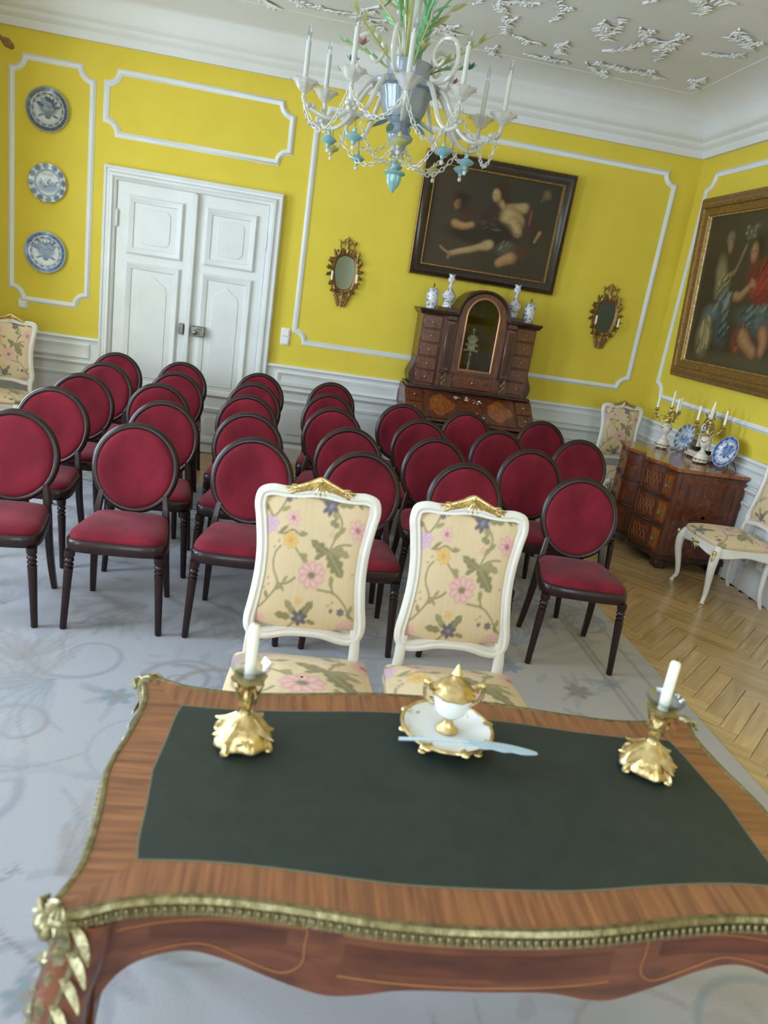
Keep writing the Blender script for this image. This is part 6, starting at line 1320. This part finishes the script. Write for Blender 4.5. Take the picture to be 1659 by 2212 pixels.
for k in range(NA):
    a = 2 * PI * k / NA + 0.22; c, s_ = math.cos(a), math.sin(a); R_ = 0.42 + (0.03 if k % 2 else -0.04); zc = 2.475 + (0.0 if k % 2 else 0.03)
    P = catmull([(0.12, 2.575), (0.17, 2.565), (0.215, 2.50), (0.255, 2.43), (0.315, 2.385), (0.375, 2.39), (R_ - 0.01, 2.42), (R_, zc)], 5)
    ar = MB().tube([(p[0] * c, p[0] * s_, zz(p[1])) for p in P], [0.0125 - 0.004 * i / len(P) for i in range(len(P))], 9).build('arm', GLASSW, ch)
    MB().lathe([(0.008, -0.022), (0.018, -0.016), (0.030, -0.004), (0.042, 0.014), (0.056, 0.026), (0.060, 0.024), (0.052, 0.030), (0.036, 0.018), (0.022, 0.0), (0.012, -0.004)], 32, (R_ * c, R_ * s_, zz(zc)), None, lambda q_, z: 0.13 * math.sin(8 * q_) * max(0, (z + 0.01) / 0.04)).build('drip_pan', GLASSP, ar)
    cn_ = MB().lathe([(0.013, 0.004), (0.013, 0.02), (0.0105, 0.024), (0.0105, 0.175), (0.008, 0.178)], 14, (R_ * c, R_ * s_, zz(zc))).build('candle_tube', FAKEWAX, ar)
    MB().lathe([(0.0115, 0.010), (0.0135, 0.016), (0.0115, 0.022)], 12, (R_ * c, R_ * s_, zz(zc))).build('socket', BLACKM, ar)
    MB().lathe([(0.006, 0.177), (0.007, 0.186), (0.010, 0.200), (0.008, 0.218), (0.003, 0.236), (0.0, 0.245)], 12, (R_ * c, R_ * s_, zz(zc))).build('bulb', CLEAR, ar)
    tips.append((R_ * c, R_ * s_, zz(zc - 0.03)))
    mb = MB()
    for j in range(3): mb.ell((P[-8][0] * c + 0.012 * math.cos(2 * j), P[-8][0] * s_ + 0.012 * math.sin(2 * j), zz(P[-8][1]) + 0.008), (0.014, 0.014, 0.012), None, 8, 5)
    mb.build('arm_rosette', GLASSW, ar)
    drop(0.32 * c, 0.32 * s_, zz(2.325), ch, (GLASSB, GLASSY, GLASSB)[k % 3], 1.0)
    if k % 2 == 0:     # upright scroll loops from the collar
        b = a + 0.31; c2_, s2 = math.cos(b), math.sin(b)
        Q_ = catmull([(0.12, 2.58), (0.20, 2.60), (0.245, 2.66), (0.225, 2.74), (0.16, 2.755), (0.12, 2.70), (0.145, 2.655), (0.175, 2.675)], 5)
        MB().tube([(p[0] * c2_, p[0] * s2, zz(p[1])) for p in Q_], [0.012 - 0.005 * i / len(Q_) for i in range(len(Q_))], 8).build('scroll', GLASSW, ch)
for k in range(NA):
    p, q_ = tips[k], tips[(k + 1) % NA]
    chain(p, q_, 0.15 if k % 2 else 0.10, 18 if k % 2 else 15, ch)
for k in range(0, NA, 2): chain((tips[k][0] * 0.75, tips[k][1] * 0.75, zz(2.36)), (0.03 * math.cos(k), 0.03 * math.sin(k), zz(2.33)), 0.10, 15, ch)
# bottom finial: ring, bead and frilled drop
MB().tube([(0.030 * math.cos(t), 0, zz(2.285) + 0.022 * math.sin(t)) for t in np.linspace(0, 2 * PI, 17)[:-1]], 0.005, 7, True).build('ring', GLASSY, ch)
MB().lathe(LZ([(0.004, 2.275), (0.016, 2.262), (0.012, 2.248), (0.006, 2.240), (0.045, 2.232), (0.050, 2.224), (0.034, 2.214), (0.034, 2.195), (0.026, 2.172), (0.012, 2.155), (0.004, 2.142), (0.0, 2.140)]), 24, (0, 0, 0), None, lambda a, z: 0.07 * math.sin(10 * a)).build('finial', GLASSB, ch)
# stalks, leaves and flowers rising above
cols_ = [GLASSG, GLASSG, GLASSY, GLASSW, GLASSG]
for k in range(15):
    a = rs.uniform(0, 2 * PI); sp = rs.uniform(0.08, 0.34) if k > 4 else rs.uniform(0.02, 0.07); h = rs.uniform(0.18, 0.46) if k > 4 else 0.55
    c, s_ = math.cos(a), math.sin(a); P = catmull([(0.035 * c, 0.035 * s_, zz(2.66)), (0.045 * c + 0.15 * sp * c, 0.045 * s_ + 0.15 * sp * s_, zz(2.66 + h * 0.5)), (sp * c, sp * s_, zz(2.66 + h)), (sp * 1.15 * c, sp * 1.15 * s_, zz(2.66 + h * 1.02))], 5)
    st = MB().tube(P, 0.010 if k <= 4 else 0.005, 7).build('stalk', cols_[k % 5], ch)
    mb = MB()
    for j in range(5): i = 5 + (j * 2) % 10; a2 = rs.uniform(0, 6.3); mb.leaf(P[i], (math.cos(a2) * 0.7, math.sin(a2) * 0.7, rs.uniform(0.1, 0.9)), (c, s_, 0.6), rs.uniform(0.05, 0.10), rs.uniform(0.02, 0.035), 0.004, 0.3)
    mb.build('glass_leaf', rs.choice([GLASSG, GLASSY, GLASSG]), st)
    if k > 4:
        tip = P[-1]; mb = MB(); fm = rs.choice([GLASSR, GLASST, GLASSY, GLASSR, GLASSW])
        for j in range(6): a2 = j * PI / 3; mb.leaf(tip, (math.cos(a2), math.sin(a2), 0.7), (0, 0, 1), 0.042, 0.028, 0.006, 0.2)
        mb.ell(tip, (0.014, 0.014, 0.014), None, 8, 5); mb.build('glass_flower', fm, st)
for k in range(6):     # low leafy sprays over the rim
    a = k * PI / 3 + 0.6; c, s_ = math.cos(a), math.sin(a); P = catmull([(0.09 * c, 0.09 * s_, zz(2.64)), (0.20 * c, 0.20 * s_, zz(2.70)), (0.33 * c, 0.33 * s_, zz(2.74 + 0.04 * (k % 2)))], 6)
    st = MB().tube(P, 0.005, 6).build('stalk', GLASSY, ch); mb = MB()
    for j in range(2, 12): a2 = a + (1 if j % 2 else -1) * 0.8; mb.leaf(P[j], (math.cos(a2), math.sin(a2), 0.4), (0, 0, 1), 0.055, 0.022, 0.004, 0.2)
    mb.build('glass_leaf', GLASSY if k % 2 else GLASSG, st)
    mb = MB()
    for j in range(6): a2 = j * PI / 3; mb.leaf((0.27 * c, 0.27 * s_, zz(2.66)), (math.cos(a2), math.sin(a2), 0.5), (0, 0, 1), 0.036, 0.024, 0.006, 0.2)
    mb.build('glass_flower', (GLASSR, GLASSY, GLASST)[k % 3], st)
